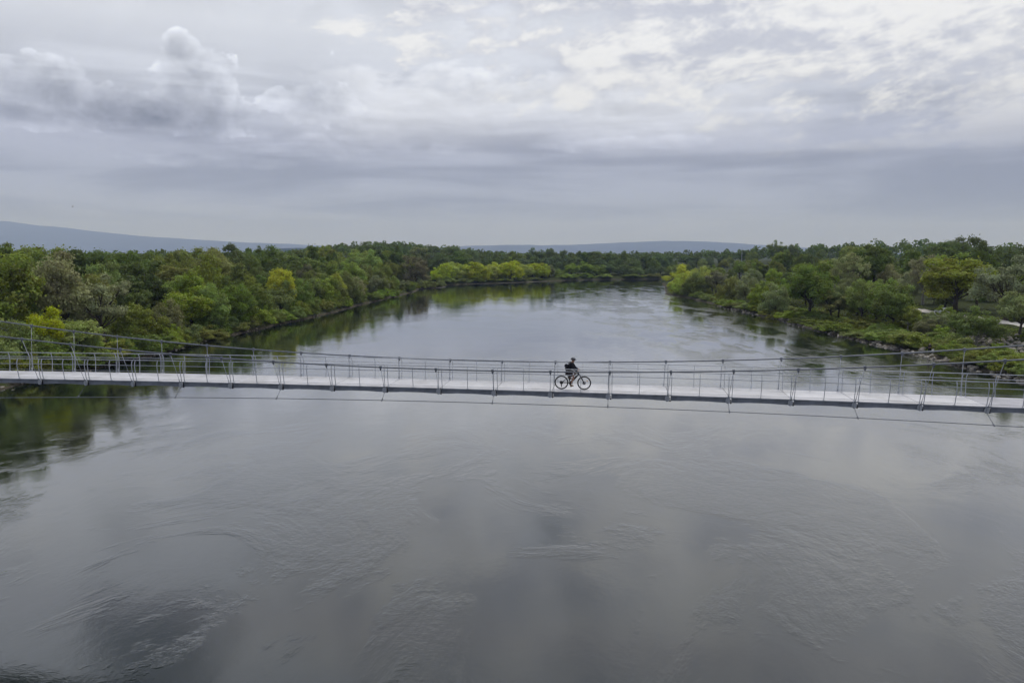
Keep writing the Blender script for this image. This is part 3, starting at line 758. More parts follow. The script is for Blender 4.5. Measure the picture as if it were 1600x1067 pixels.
# stones at the waterline and on the slope, gravel track
def stones():
    rg = np.random.default_rng(5); V = []; F = []; T = []
    bm = bmesh.new(); bmesh.ops.create_icosphere(bm, subdivisions=1, radius=1); bv = np.array([v.co[:] for v in bm.verts]); bf = np.array([[v.index for v in f.verts] for f in bm.faces]); bm.free()
    def put(x, y, z, r):
        k = rg.normal(size=(3, 3)); v = bv*(1+0.28*np.sin(bv@k[0]*2)+0.2*np.sin(bv@k[1]*3))[:, None]*np.array((1.2, 1, 0.7))*r
        a = rg.uniform(0, 6.28); c, s = math.cos(a), math.sin(a)
        v = np.stack([v[:, 0]*c-v[:, 1]*s, v[:, 0]*s+v[:, 1]*c, v[:, 2]], -1)
        F.append(bf + sum(len(q) for q in V)); V.append(v+np.array((x, y, z)))
    for j in range(620):
        y = rg.uniform(86, 235); side = rg.random() < 0.78
        x0 = np.interp(y, [p[1] for p in BR[::-1]], [p[0] for p in BR[::-1]]) if side else np.interp(y, [p[1] for p in BL[:18]], [p[0] for p in BL[:18]])
        s = rg.normal(0.2, 0.7); x = x0 + (s if side else -s); z = float(terrain(x, y)); z = max(z, -0.15)
        put(x, y, z+0.05, rg.uniform(0.10, 0.40)*(1 if side else 0.6)*(1.3 if y < 135 else 0.8))
    for j in range(700):
        y = rg.uniform(88, 138); sd = rg.normal(14.0, 2.2); x = 71.6+sd; put(x, y, float(terrain(x, y))+0.05, rg.uniform(0.12, 0.42))
    m = simple('pale_limestone', (0.31, 0.285, 0.25), 0.9, 0, 0.45, 0.7, 0.2, 0.05)
    o = obj('stones', mesh_np('stones', np.concatenate(V), np.concatenate(F)), m)
    tag(o, 'pale loose stones along the waterline and on the slope of the bank', 'stones', kind='stuff')
stones()
def track():
    ys = np.linspace(70, 260, 96); xr = np.interp(ys, [p[1] for p in BR[::-1]], [p[0] for p in BR[::-1]])
    V = []
    for y, x in zip(ys, xr):
        for w in (-2.6, -1.2, 0, 1.2, 2.6):
            px = x+27+w+0.8*math.sin(y*0.05); V.append((px, y, float(terrain(px, y))+0.06+0.04*(1-abs(w)/2.6)))
    ii = np.arange(len(V)).reshape(-1, 5); F = np.stack([ii[:-1, :-1], ii[:-1, 1:], ii[1:, 1:], ii[1:, :-1]], -1).reshape(-1, 4)
    o = obj('gravel_track', mesh_np('gravel_track', V, F, True), simple('pale_gravel', (0.62, 0.59, 0.55), 0.95, 0, 0.2, 1.5, 0.2, 0.03))
    tag(o, 'pale gravel track running through the trees of the stony bank', kind='structure')
    # pale sand bars at the far shore
    for pts, lab in (([(-36,346),(-44,346),(-50,352),(-46,362),(-39,360),(-34,353)], 'pale sand bar at the tip of the wooded bank'),
                     ([(-37,379),(-20,391),(0,403.6),(24,428),(22,431),(-3,407.5),(-24,394),(-40,382)], 'thin pale sand beach below the lime willows')):
        mb = MB(); n = len(pts); mb.add([(x, y, 0.10) for x, y in pts]+[(x, y, -1.0) for x, y in pts], [tuple(range(n))]+[(i, i+n, (i+1) % n+n, (i+1) % n) for i in range(n)])
        tag(obj('sand_bar', mb.mesh('sand_bar'), simple('wet_sand', (0.26, 0.245, 0.20), 0.9, 0, 0.2, 0.5)), lab, kind='structure')
track()

# ------------------------------------------------------------------ footbridge
TH = 0.14497; BX, BY, BZ, CAMBER = -0.9713, 35.5026, 10.4472, -0.00020397
SP_ = 3.0; W = 2.575; CA, CB, CC, CD, CE, CG = 0.33837, 0.00041, 0.01156, 1.40575, 0.00392, 0.00202
I0, I1 = -13, 13
bridge = empty('footbridge', (BX, BY, 0), -TH)
tag(bridge, 'slender steel suspension footbridge with pale deck crossing the river', 'footbridge')
def zb(s): return BZ + CAMBER*s*s
def slope(s): return -math.atan(2*CAMBER*s)
def bpt(s, o, z): return (s, -o, zb(s)+z)
def b2w(s, o, z):                          # bridge coordinates to world
    v = Matrix.Rotation(-TH, 3, 'Z') @ Vector(bpt(s, o, z)); return v + Vector((BX, BY, 0))
TOPZ = 0.33
GAP = 0.17
# shared meshes, each module starts at its hanger joint
mb = MB(); mb.box(GAP/2+0.01, SP_-0.015+GAP/2, 0.10, W-0.10, TOPZ-0.05, TOPZ)
me_deck = mb.mesh('deck_panel'); me_deck.materials.append(M['deck'])
me_deck2 = me_deck.copy(); me_deck2.materials[0] = M['deck_grey']
mb = MB(); mb.box(GAP/2-0.035, GAP/2+0.01, 0.12, W-0.12, TOPZ-0.07, TOPZ-0.012); me_joint = mb.mesh('expansion_joint')
def girder_mesh():
    a, b = GAP, SP_-0.02; t, bo, hd = TOPZ-0.012, 0.095, 0.035
    mb = MB()
    poly = [(a, bo-hd), (a+0.45, bo-hd+0.012), (a+0.85, bo), (b-0.95, bo), (b-0.5, bo-hd+0.012), (b, bo-hd), (b, t), (a, t)]
    mb.prism(poly, 0.05, 0.075)                                        # web
    mb.box(a, b, -0.012, 0.05, t-0.028, t-0.002)                       # upper flange lip
    mb.prism([(a, bo-hd-0.014), (a+0.45, bo-hd-0.002), (a+0.85, bo-0.014), (b-0.95, bo-0.014), (b-0.5, bo-hd-0.002), (b, bo-hd-0.014), (b, bo-hd), (b-0.5, bo-hd+0.012), (b-0.95, bo), (a+0.85, bo), (a+0.45, bo-hd+0.012), (a, bo-hd)], 0.0, 0.05)
    return mb.mesh('edge_girder')
me_gird = girder_mesh()
def bracket_mesh():
    mb = MB()
    mb.prism([(-0.045, 0.0), (0.035, 0.0), (0.10, 0.07), (0.115, 0.20), (0.06, 0.33), (-0.06, 0.33), (-0.12, 0.20), (-0.13, 0.075)], -0.02, 0.03)
    mb.box(-0.03, 0.03, -0.055, -0.02, 0.02, 0.36)
    mb.tube([(-0.0, -0.075, 0.05), (0.0, 0.05, 0.05)], 0.04, 8)
    return mb.mesh('hanger_bracket')
me_brk = bracket_mesh()
mb = MB(); mb.box(-0.055, 0.055, 0.032, W-0.032, 0.045, 0.20); mb.box(-0.09, 0.09, 0.032, W-0.032, 0.20, 0.215); mb.box(-0.09, 0.09, 0.034, W-0.034, 0.03, 0.045); me_beam = mb.mesh('crossbeam')
mb = MB(); mb.tube([(0.135, 0.0, 0.035), (0.135, 0.07, 0.035)], 0.038, 10); mb.box(0.122, 0.148, 0.005, 0.06, 0.05, 0.20); me_rub = mb.mesh('rubber_buffer')
POST = [(0.02, 0.0), (0.045, 0.2), (0.078, 0.45), (0.100, 0.70), (0.102, 0.85), (0.085, 0.98), (0.045, 1.10), (0.0, 1.17)]
def post_mesh():
    mb = MB(); n = len(POST)
    for i, (o, z) in enumerate(POST): pass
    V = []
    for o, z in POST:
        V += [(-0.011, -o-0.021, z), (0.011, -o-0.021, z), (0.011, -o+0.021, z), (-0.011, -o+0.021, z)]
    F = [(0, 3, 2, 1), tuple(4*(n-1)+k for k in range(4))]
    for i in range(n-1):
        for k in range(4): F.append((4*i+k, 4*i+(k+1) % 4, 4*i+4+(k+1) % 4, 4*i+4+k))
    mb.add(V, F); mb.box(-0.05, 0.05, -0.065, 0.03, -0.002, 0.014)
    return mb.mesh('railing_post')
me_post = post_mesh()
for me, mt in ((me_gird, 'girder'), (me_brk, 'steel'), (me_beam, 'girder'), (me_rub, 'rubber'), (me_post, 'steel'), (me_joint, 'rubber')): me.materials.append(M[mt])
def bchild(name, me, s, o, z, mirror=False, parent=None):
    ob = obj(name, me, None, bridge)
    ob.location = bpt(s, o, z)
    ob.rotation_euler = (0, slope(s+1.5), 0)
    if mirror: ob.scale = (1, -1, 1)
    return ob
for i in range(I0, I1):
    s = i*SP_
    sl = slope(s+SP_/2)
    bchild('deck_panel', me_deck2 if i >= 8 else me_deck, s, 0, 0)
    bchild('expansion_joint', me_joint, s, 0, 0)
    bchild('edge_girder', me_gird, s, 0, 0); bchild('edge_girder', me_gird, s, -W, 0, True)
    cb = bchild('crossbeam', me_beam, s, 0, 0)
    for y, mir in ((0, 1), (W, -1)):
        h = obj('hanger_bracket', me_brk, None, cb, (0, y, 0)); h.scale = (1, mir, 1)
        h = obj('rubber_buffer', me_rub, None, cb, (0, y, 0)); h.scale = (1, mir, 1)
    for ds in (0.0, GAP+0.02, SP_/2+GAP/2):
        for o, mir in ((-0.10, False), (-W+0.10, True)):
            bchild('railing_post', me_post, s+ds, o, TOPZ, mir)
ss = np.arange(I0*SP_, I1*SP_+0.01, 1.0)
for name, o, z, r, n in (('handrail', 0.0, 1.18, 0.021, 8), ('lower_rail', 0.10+0.038, 0.90, 0.018, 6), ('toe_wire', 0.03+0.02, 0.10, 0.009, 5)):
    for side in (0, 1):
        oo = -0.10+o if side == 0 else -W+0.10-o
        mb = MB(); mb.tube([bpt(s, oo, TOPZ+z) for s in ss], r, n); obj(name, mb.mesh(name, True), M['steel'], bridge)
def cable_pt(i, side, bow=1.0):
    s = i*SP_; o = CA+CB*s*s; z = CD+CE*s+CG*s*s
    return bpt(s*(1+CC), o if side == 0 else -W-o, z)
mb = MB()
mb.box(-0.055, 0.055, -0.06, 0.06, -0.055, 0.075)
mb.add([(-0.045,-0.05,-0.055),(0.045,-0.05,-0.055),(0.045,0.05,-0.055),(-0.045,0.05,-0.055),(-0.016,-0.02,-0.17),(0.016,-0.02,-0.17),(0.016,0.02,-0.17),(-0.016,0.02,-0.17)],
       [(0,1,5,4),(1,2,6,5),(2,3,7,6),(3,0,4,7),(4,5,6,7)])
mb.tube([(-0.03, -0.08, 0.03), (-0.03, 0.08, 0.03)], 0.014, 6); mb.tube([(0.03, -0.08, 0.03), (0.03, 0.08, 0.03)], 0.014, 6)
me_clamp = mb.mesh('cable_clamp'); me_clamp.materials.append(M['cable'])
for side in (0, 1):
    pts = []
    for i2 in np.arange(I0, I1+0.01, 0.5): pts.append(cable_pt(i2, side))
    mb = MB(); mb.tube(pts, 0.038, 10); cab = obj('suspension_cable', mb.mesh('suspension_cable', True), M['cable'], bridge)
    for i in range(I0, I1):
        a = Vector(cable_pt(i, side)); e = Vector(bpt(i*SP_, 0.065 if side == 0 else -W-0.065, 0.30))
        t = Vector(cable_pt(i+0.5, side)) - Vector(cable_pt(i-0.5, side))
        obj('cable_clamp', me_clamp, None, cab, a, (0, -math.atan2(t.z, t.x), 0))
        a2 = a.lerp(e, 0.13/(a-e).length); mb = MB(); mb.tube([a2, e], 0.012, 6); mb.tube([e.lerp(a2, 0.0), e.lerp(a2, min(0.3, 0.22/(a2-e).length))], 0.022, 6)
        obj('hanger_rod', mb.mesh('hanger_rod', True), M['steel'], bridge)
def guy_pt(i):
    s = i*SP_; return bpt(s, 0.44354+0.00028*s+0.00044*s*s, -0.28709+0.00303*s-0.00033*s*s)
mb = MB(); mb.tube([guy_pt(i) for i in np.arange(I0, I1+0.01, 0.5)], 0.019, 8); guy = obj('wind_guy_cable', mb.mesh('wind_guy_cable', True), M['cable'], bridge)
for i in range(I0+1, I1, 2):
    if i % 2 == 0:
        a = Vector(bpt(i*SP_, 0.0, 0.03)); e = Vector(guy_pt(i)); d = (a-e).normalized()
        mb = MB(); mb.tube([a, e], 0.012, 5); mb.tube([e-d*0.06, e+d*0.14], 0.03, 6); obj('guy_tie', mb.mesh('guy_tie', True), M['cable'], guy)

# ------------------------------------------------------------------ bicycle and rider
def solve_s(u, o, z):
    lo, hi = -30.0, 30.0
    for _ in range(50):
        m = (lo+hi)/2; w = b2w(m, o, z)
        if proj(*w)[0] < u: lo = m
        else: hi = m
    return (lo+hi)/2
BO = -0.72
BS = solve_s(895.0, BO, TOPZ+0.37)
bw = b2w(BS, BO, TOPZ)
M['tyre'] = simple('tyre_rubber', (0.014, 0.014, 0.015), 0.75)
M['frame'] = simple('dark_frame_paint', (0.022, 0.026, 0.030), 0.35, 0.2, 0.1)
M['black'] = simple('black_parts', (0.015, 0.015, 0.017), 0.5)
M['alloy'] = simple('grey_alloy', (0.20, 0.20, 0.21), 0.4, 0.7)
M['orange'] = simple('orange_reflector', (0.75, 0.28, 0.03), 0.35)
bike = empty('bicycle', bw, -TH)
tag(bike, 'dark electric mountain bike ridden along the pale bridge deck', 'bicycle')
WR = 0.368
def wheel(x, front):
    c = (0, 0, 0); pts = [(math.cos(a)*(WR-0.026), 0, math.sin(a)*(WR-0.026)) for a in np.linspace(0, 2*math.pi, 36, endpoint=False)]
    w = empty('wheel', (x, 0, WR), 0, bike)
    mb = MB(); mb.tube(pts, 0.027, 8, closed=True); obj('tyre', mb.mesh('tyre', True), M['tyre'], w)
    mb = MB(); mb.tube([(p[0]*0.915, 0, p[2]*0.915) for p in pts], 0.013, 6, closed=True); obj('rim', mb.mesh('rim', True), M['black'], w)
    mb = MB(); mb.tube([(0, -0.055, 0), (0, 0.055, 0)], 0.03, 10)
    mb.tube([(0, -0.03, 0), (0, -0.026, 0)], 0.09, 18)
    if not front: mb.tube([(0, -0.052, 0), (0, -0.032, 0)], [0.062, 0.098], 18)
    obj('hub', mb.mesh('hub', True), M['alloy' if front else 'black'], w)
    mb = MB()
    for k in range(20):
        a = k*2*math.pi/20; mb.tube([(0.02*math.cos(a+1), 0.03*(-1)**k, 0.02*math.sin(a+1)), (math.cos(a)*(WR-0.05), 0, math.sin(a)*(WR-0.05))], 0.0018, 3)
    obj('spokes', mb.mesh('spokes'), M['alloy'], w)
    if front:
        mb = MB(); mb.box(0.12, 0.19, -0.018, -0.006, 0.10, 0.135); obj('spoke_reflector', mb.mesh('spoke_reflector'), M['orange'], w)
wheel(-0.60, False); wheel(0.60, True)
BBx, BBz = -0.13, 0.335
mb = MB()
mb.tube([(BBx+0.02, 0, BBz+0.06), (0.06, 0, 0.56), (0.325, 0, 0.865)], [0.052, 0.056, 0.05], 8)          # thick down tube with battery
mb.tube([(0.31, 0, 0.84), (0.285, 0, 0.955)], 0.028, 8)                                                   # head tube
mb.tube([(0.30, 0, 0.92), (-0.02, 0, 0.76), (-0.225, 0, 0.66)], [0.027, 0.024, 0.02], 8)                   # top tube
mb.tube([(BBx, 0, BBz), (-0.29, 0, 0.80)], 0.022, 8)                                                       # seat tube
for y in (-0.07, 0.07):
    mb.tube([(BBx-0.02, y*0.6, BBz+0.01), (-0.60, y, WR)], 0.014, 6); mb.tube([(-0.235, y*0.35, 0.64), (-0.60, y, WR)], 0.012, 6)
obj('frame', mb.mesh('frame', True), M['frame'], bike)
mb = MB(); mb.tube([(BBx, -0.075, BBz+0.02), (BBx, 0.075, BBz+0.02)], 0.075, 14); mb.box(BBx-0.02, BBx+0.12, -0.06, 0.06, BBz-0.02, BBz+0.09)
obj('motor', mb.mesh('motor', True), M['black'], bike)
mb = MB()
for y in (-0.062, 0.062): mb.tube([(0.335, y, 0.80), (0.50, y, 0.55), (0.60, y, WR)], [0.021, 0.022, 0.016], 8)
mb.box(0.30, 0.37, -0.075, 0.075, 0.775, 0.83); obj('fork', mb.mesh('fork', True), M['black'], bike)
mb = MB(); mb.tube([(0.285, 0, 0.955), (0.27, 0, 0.99), (0.315, 0, 1.01)], 0.018, 8)
mb.tube([(0.29, -0.37, 1.035), (0.31, -0.16, 1.02), (0.315, 0, 1.01), (0.31, 0.16, 1.02), (0.29, 0.37, 1.035)], 0.014, 8)
hb = obj('handlebar', mb.mesh('handlebar', True), M['black'], bike)
for y in (-1, 1):
    mb = MB(); mb.tube([(0.292, y*0.25, 1.031), (0.288, y*0.38, 1.037)], 0.018, 8); obj('grip', mb.mesh('grip', True), M['rubber'], hb)
    mb = MB(); mb.tube([(0.31, y*0.22, 1.02), (0.37, y*0.26, 0.985), (0.36, y*0.33, 0.98)], 0.007, 5); obj('brake_lever', mb.mesh('brake_lever', True), M['alloy'], hb)
mb = MB(); mb.tube([(-0.275, 0, 0.75), (-0.325, 0, 0.90)], 0.015, 8); obj('seatpost', mb.mesh('seatpost', True), M['black'], bike)
sv = [(-0.46, 0.072, 0.915), (-0.40, 0.078, 0.925), (-0.30, 0.04, 0.918), (-0.19, 0.022, 0.910)]
mb = MB(); V = []
for x, w, z in sv: V += [(x, -w, z-0.03), (x, -w*0.7, z), (x, 0, z+0.006), (x, w*0.7, z), (x, w, z-0.03), (x, 0, z-0.035)]
mb.add(V, [(0,1,2,3,4,5), tuple(23-k for k in range(6))] + [(6*i+k, 6*i+(k+1) % 6, 6*i+6+(k+1) % 6, 6*i+6+k) for i in range(3) for k in range(6)])
obj('saddle', mb.mesh('saddle', True), M['black'], bike)
CRA = R(-75)
mb = MB(); mb.tube([(BBx+math.cos(a)*0.075, -0.06, BBz+0.02+math.sin(a)*0.075) for a in np.linspace(0, 6.283, 20, endpoint=False)], 0.008, 5, closed=True)
ends = []
for y, a in ((-0.085, CRA), (0.085, CRA+math.pi)):
    e = (BBx+0.17*math.cos(a), y, BBz+0.02+0.17*math.sin(a)); ends.append(e); mb.tube([(BBx, y, BBz+0.02), e], [0.016, 0.012], 6)
cr = obj('crank', mb.mesh('crank', True), M['alloy'], bike)
for e, y in zip(ends, (-1, 1)):
    mb = MB(); mb.box(e[0]-0.05, e[0]+0.05, e[1]+min(0.01*y, 0.10*y), e[1]+max(0.01*y, 0.10*y), e[2]-0.011, e[2]+0.011); obj('pedal', mb.mesh('pedal'), M['black'], cr)
mb = MB(); mb.tube([(BBx, -0.06, BBz+0.095), (-0.60, -0.045, WR+0.06)], 0.006, 4); mb.tube([(BBx, -0.06, BBz-0.055), (-0.56, -0.045, WR-0.20), (-0.62, -0.045, WR-0.17), (-0.60, -0.045, WR-0.06)], 0.006, 4)
obj('chain', mb.mesh('chain'), M['alloy'], bike)
mb = MB(); mb.box(-0.625, -0.575, -0.055, -0.035, WR-0.235, WR-0.07); obj('derailleur', mb.mesh('derailleur'), M['black'], bike)

def skin_obj(name, joints, edges, m, parent=None, loc=None, rz=0.0, root=0, sub=2):
    me = bpy.data.meshes.new(name); me.from_pydata([j[:3] for j in joints], edges, []); me.update()
    o = bpy.data.objects.new(name, me); me.materials.append(m)
    md = o.modifiers.new('skin', 'SKIN'); md.use_smooth_shade = True
    sv = me.skin_vertices[0].data if me.skin_vertices else None
    if sv is None:
        bm = bmesh.new(); bm.from_mesh(me); bm.verts.layers.skin.verify(); bm.to_mesh(me); bm.free(); sv = me.skin_vertices[0].data
    for i, j in enumerate(joints):
        r = j[3]; sv[i].radius = r if isinstance(r, tuple) else (r, r); sv[i].use_root = (i == root)
    ms = o.modifiers.new('sub', 'SUBSURF'); ms.levels = ms.render_levels = sub
    if loc is not None: o.location = loc; o.rotation_euler = (0, 0, rz)
    return link(o, parent)
M['skin'] = simple('skin', (0.36, 0.20, 0.14), 0.55, 0, 0.06)
M['jacket'] = simple('black_jacket', (0.012, 0.013, 0.020), 0.85, 0, 0.3, 9, 0.2, 0.01)
M['shorts'] = simple('dark_shorts', (0.030, 0.020, 0.022), 0.9, 0, 0.2)
M['sock'] = simple('dark_socks', (0.02, 0.02, 0.024), 0.9)
M['shoe'] = simple('tan_shoes', (0.30, 0.20, 0.11), 0.7)
M['helmet'] = simple('dark_helmet', (0.045, 0.047, 0.055), 0.4)
def rider():
    hip = (-0.315, 0, 0.985); chest = (-0.13, 0, 1.30); neck = (-0.03, 0, 1.45); head = (0.01, 0, 1.56)
    fr = (ends[0][0]+0.01, -0.135, ends[0][2]+0.065); fl = (ends[1][0]+0.01, 0.135, ends[1][2]+0.065)
    knr = (0.05, -0.12, 0.73); knl = (0.13, 0.12, 0.90)
    hr = (0.285, -0.315, 1.055); hl = (0.285, 0.315, 1.055); er = (0.10, -0.30, 1.13); el_ = (0.10, 0.30, 1.13); shr = (-0.07, -0.19, 1.385); shl = (-0.07, 0.19, 1.385)
    J = [(*hip, (0.135, 0.15)), (-0.23, 0, 1.13, (0.115, 0.14)), (*chest, (0.12, 0.155)), (*neck, 0.058), (0.0, 0, 1.51, 0.062), (*head, (0.082, 0.095)), (0.012, 0, 1.635, 0.066),
         (*shr, 0.062), (*er, 0.042), (0.22, -0.31, 1.075, 0.03), (*hr, 0.033),
         (*shl, 0.062), (*el_, 0.042), (0.22, 0.31, 1.075, 0.03), (*hl, 0.033),
         (-0.29, -0.095, 0.95, 0.092), (-0.10, -0.115, 0.85, 0.078), (*knr, 0.056), (0.02, -0.125, 0.58, 0.054), (fr[0]-0.045, -0.13, fr[2]+0.04, 0.034), (fr[0]-0.05, -0.135, fr[2], 0.034), (fr[0]+0.11, -0.135, fr[2]-0.03, 0.028),
         (-0.29, 0.095, 0.95, 0.092), (-0.06, 0.115, 0.93, 0.078), (*knl, 0.056), (0.06, 0.125, 0.74, 0.054), (fl[0]-0.045, 0.13, fl[2]+0.05, 0.034), (fl[0]-0.05, 0.135, fl[2], 0.034), (fl[0]+0.11, 0.135, fl[2]-0.03, 0.028),
         (0.095, 0, 1.555, 0.016), (0.075, 0, 1.50, 0.03)]
    E_ = [(0,1),(1,2),(2,3),(3,4),(4,5),(5,6),(2,7),(7,8),(8,9),(9,10),(2,11),(11,12),(12,13),(13,14),(0,15),(15,16),(16,17),(17,18),(18,19),(19,20),(20,21),(0,22),(22,23),(23,24),(24,25),(25,26),(26,27),(27,28),(5,29),(4,30)]
    # fingers and thumbs closed round the grips
    for hi, y in ((10, -1), (14, 1)):
        hx, hy, hz = J[hi][:3]
        for k in range(4):
            yy = hy + y*(0.036-0.021*k); b = len(J)
            J += [(hx+0.030, yy, hz+0.004, 0.0095), (hx+0.048-0.003*k, yy, hz-0.018, 0.009), (hx+0.026, yy, hz-0.040+0.002*k, 0.0085)]
            E_ += [(hi, b), (b, b+1), (b+1, b+2)]
        b = len(J); J += [(hx-0.005, hy-y*0.035, hz-0.005, 0.011), (hx+0.008, hy-y*0.05, hz-0.036, 0.0095)]; E_ += [(hi, b), (b, b+1)]
    body = skin_obj('person', J, E_, M['skin'], None, bw, -TH, 0, 1)
    tag(body, 'cyclist in black jacket and dark helmet riding a bicycle over the footbridge', 'person')
    G = [(-0.33, 0, 0.97, (0.175, 0.19)), (-0.24, 0, 1.13, (0.175, 0.19)), (-0.13, 0, 1.30, (0.18, 0.205)), (-0.035, 0, 1.43, (0.085, 0.085)), (-0.02, 0, 1.475, 0.075),
         (-0.07, -0.20, 1.38, 0.105), (0.09, -0.31, 1.13, 0.08), (0.225, -0.315, 1.07, 0.046), (0.255, -0.315, 1.06, 0.042),
         (-0.07, 0.20, 1.38, 0.105), (0.09, 0.31, 1.13, 0.08), (0.225, 0.315, 1.07, 0.046), (0.255, 0.315, 1.06, 0.042)]
    skin_obj('jacket', G, [(0,1),(1,2),(2,3),(3,4),(2,5),(5,6),(6,7),(7,8),(2,9),(9,10),(10,11),(11,12)], M['jacket'], body)
    P = [(-0.325, 0, 0.975, (0.15, 0.168)), (-0.27, -0.10, 0.945, 0.108), (-0.08, -0.118, 0.84, 0.095), (-0.0, -0.12, 0.775, 0.082), (-0.27, 0.10, 0.945, 0.108), (-0.04, 0.118, 0.935, 0.095), (0.06, 0.12, 0.925, 0.082)]
    skin_obj('shorts', P, [(0,1),(1,2),(2,3),(0,4),(4,5),(5,6)], M['shorts'], body)
    for f, y, nm in ((fr, -1, 0), (fl, 1, 0)):
        yy = 0.135*y
        skin_obj('shoe', [(f[0]-0.085, yy, f[2]-0.005, 0.04), (f[0]-0.03, yy, f[2]+0.005, 0.05), (f[0]+0.06, yy, f[2]-0.02, 0.043), (f[0]+0.135, yy, f[2]-0.032, 0.032)], [(0,1),(1,2),(2,3)], M['shoe'], body)
        skin_obj('sock', [(f[0]-0.04, 0.132*y, f[2]+0.03, 0.042), (f[0]-0.02, 0.13*y, f[2]+0.16, 0.05)], [(0,1)], M['sock'], body)
    # helmet: flattened dome with a visor and vents
    bm = bmesh.new(); bmesh.ops.create_uvsphere(bm, u_segments=20, v_segments=12, radius=1)
    for v in list(bm.verts):
        if v.co.z < -0.15: v.co.z = -0.15 - (v.co.z+0.15)*0.1
    for v in bm.verts:
        x, y, z = v.co; r = 1 + 0.05*math.cos(7*math.atan2(y, x))*max(0, z)
        v.co = Vector((x*0.150*r + (0.02 if x < 0 else 0.0) - 0.02, y*0.118*r, z*0.118*r))
    me = bpy.data.meshes.new('helmet'); bm.to_mesh(me); bm.free(); me.polygons.foreach_set('use_smooth', np.ones(len(me.polygons), bool))
    h = obj('helmet', me, M['helmet'], body, (0.018, 0, 1.605), (0, R(6), 0))
    mb = MB(); mb.add([(0.10, -0.08, 0.01), (0.175, -0.05, 0.0), (0.175, 0.05, 0.0), (0.10, 0.08, 0.01), (0.10, -0.08, 0.02), (0.175, -0.05, 0.008), (0.175, 0.05, 0.008), (0.10, 0.08, 0.02)],
                      [(0,3,2,1),(4,5,6,7),(0,1,5,4),(1,2,6,5),(2,3,7,6),(3,0,4,7)]); obj('visor', mb.mesh('visor'), M['black'], h)
    for y in (-1, 1):                                    # eyes and ears
        bm = bmesh.new(); bmesh.ops.create_icosphere(bm, subdivisions=1, radius=0.011); me = bpy.data.meshes.new('eye'); bm.to_mesh(me); bm.free()
        obj('eye', me, M['black'], body, (0.087, 0.034*y, 1.565))
        skin_obj('ear', [(0.0, 0.088*y, 1.575, 0.018), (-0.004, 0.093*y, 1.54, 0.014)], [(0, 1)], M['skin'], body, sub=1)
    # backpack
    bp = skin_obj('backpack', [(-0.36, 0, 1.16, (0.085, 0.13)), (-0.335, 0, 1.25, (0.10, 0.145)), (-0.27, 0, 1.36, (0.085, 0.13))], [(0,1),(1,2)], M['jacket'], None, bw, -TH, 0, 2)
    tag(bp, 'small black backpack on the back of the cyclist', 'backpack')
    mb = MB()
    for y in (-0.13, 0.13): mb.tube([(-0.27, y*0.7, 1.42), (-0.12, y, 1.475), (0.0, y, 1.36), (-0.10, y*1.2, 1.20), (-0.30, y*0.9, 1.16)], 0.013, 6)
    obj('strap', mb.mesh('strap', True), M['black'], bp)
rider()

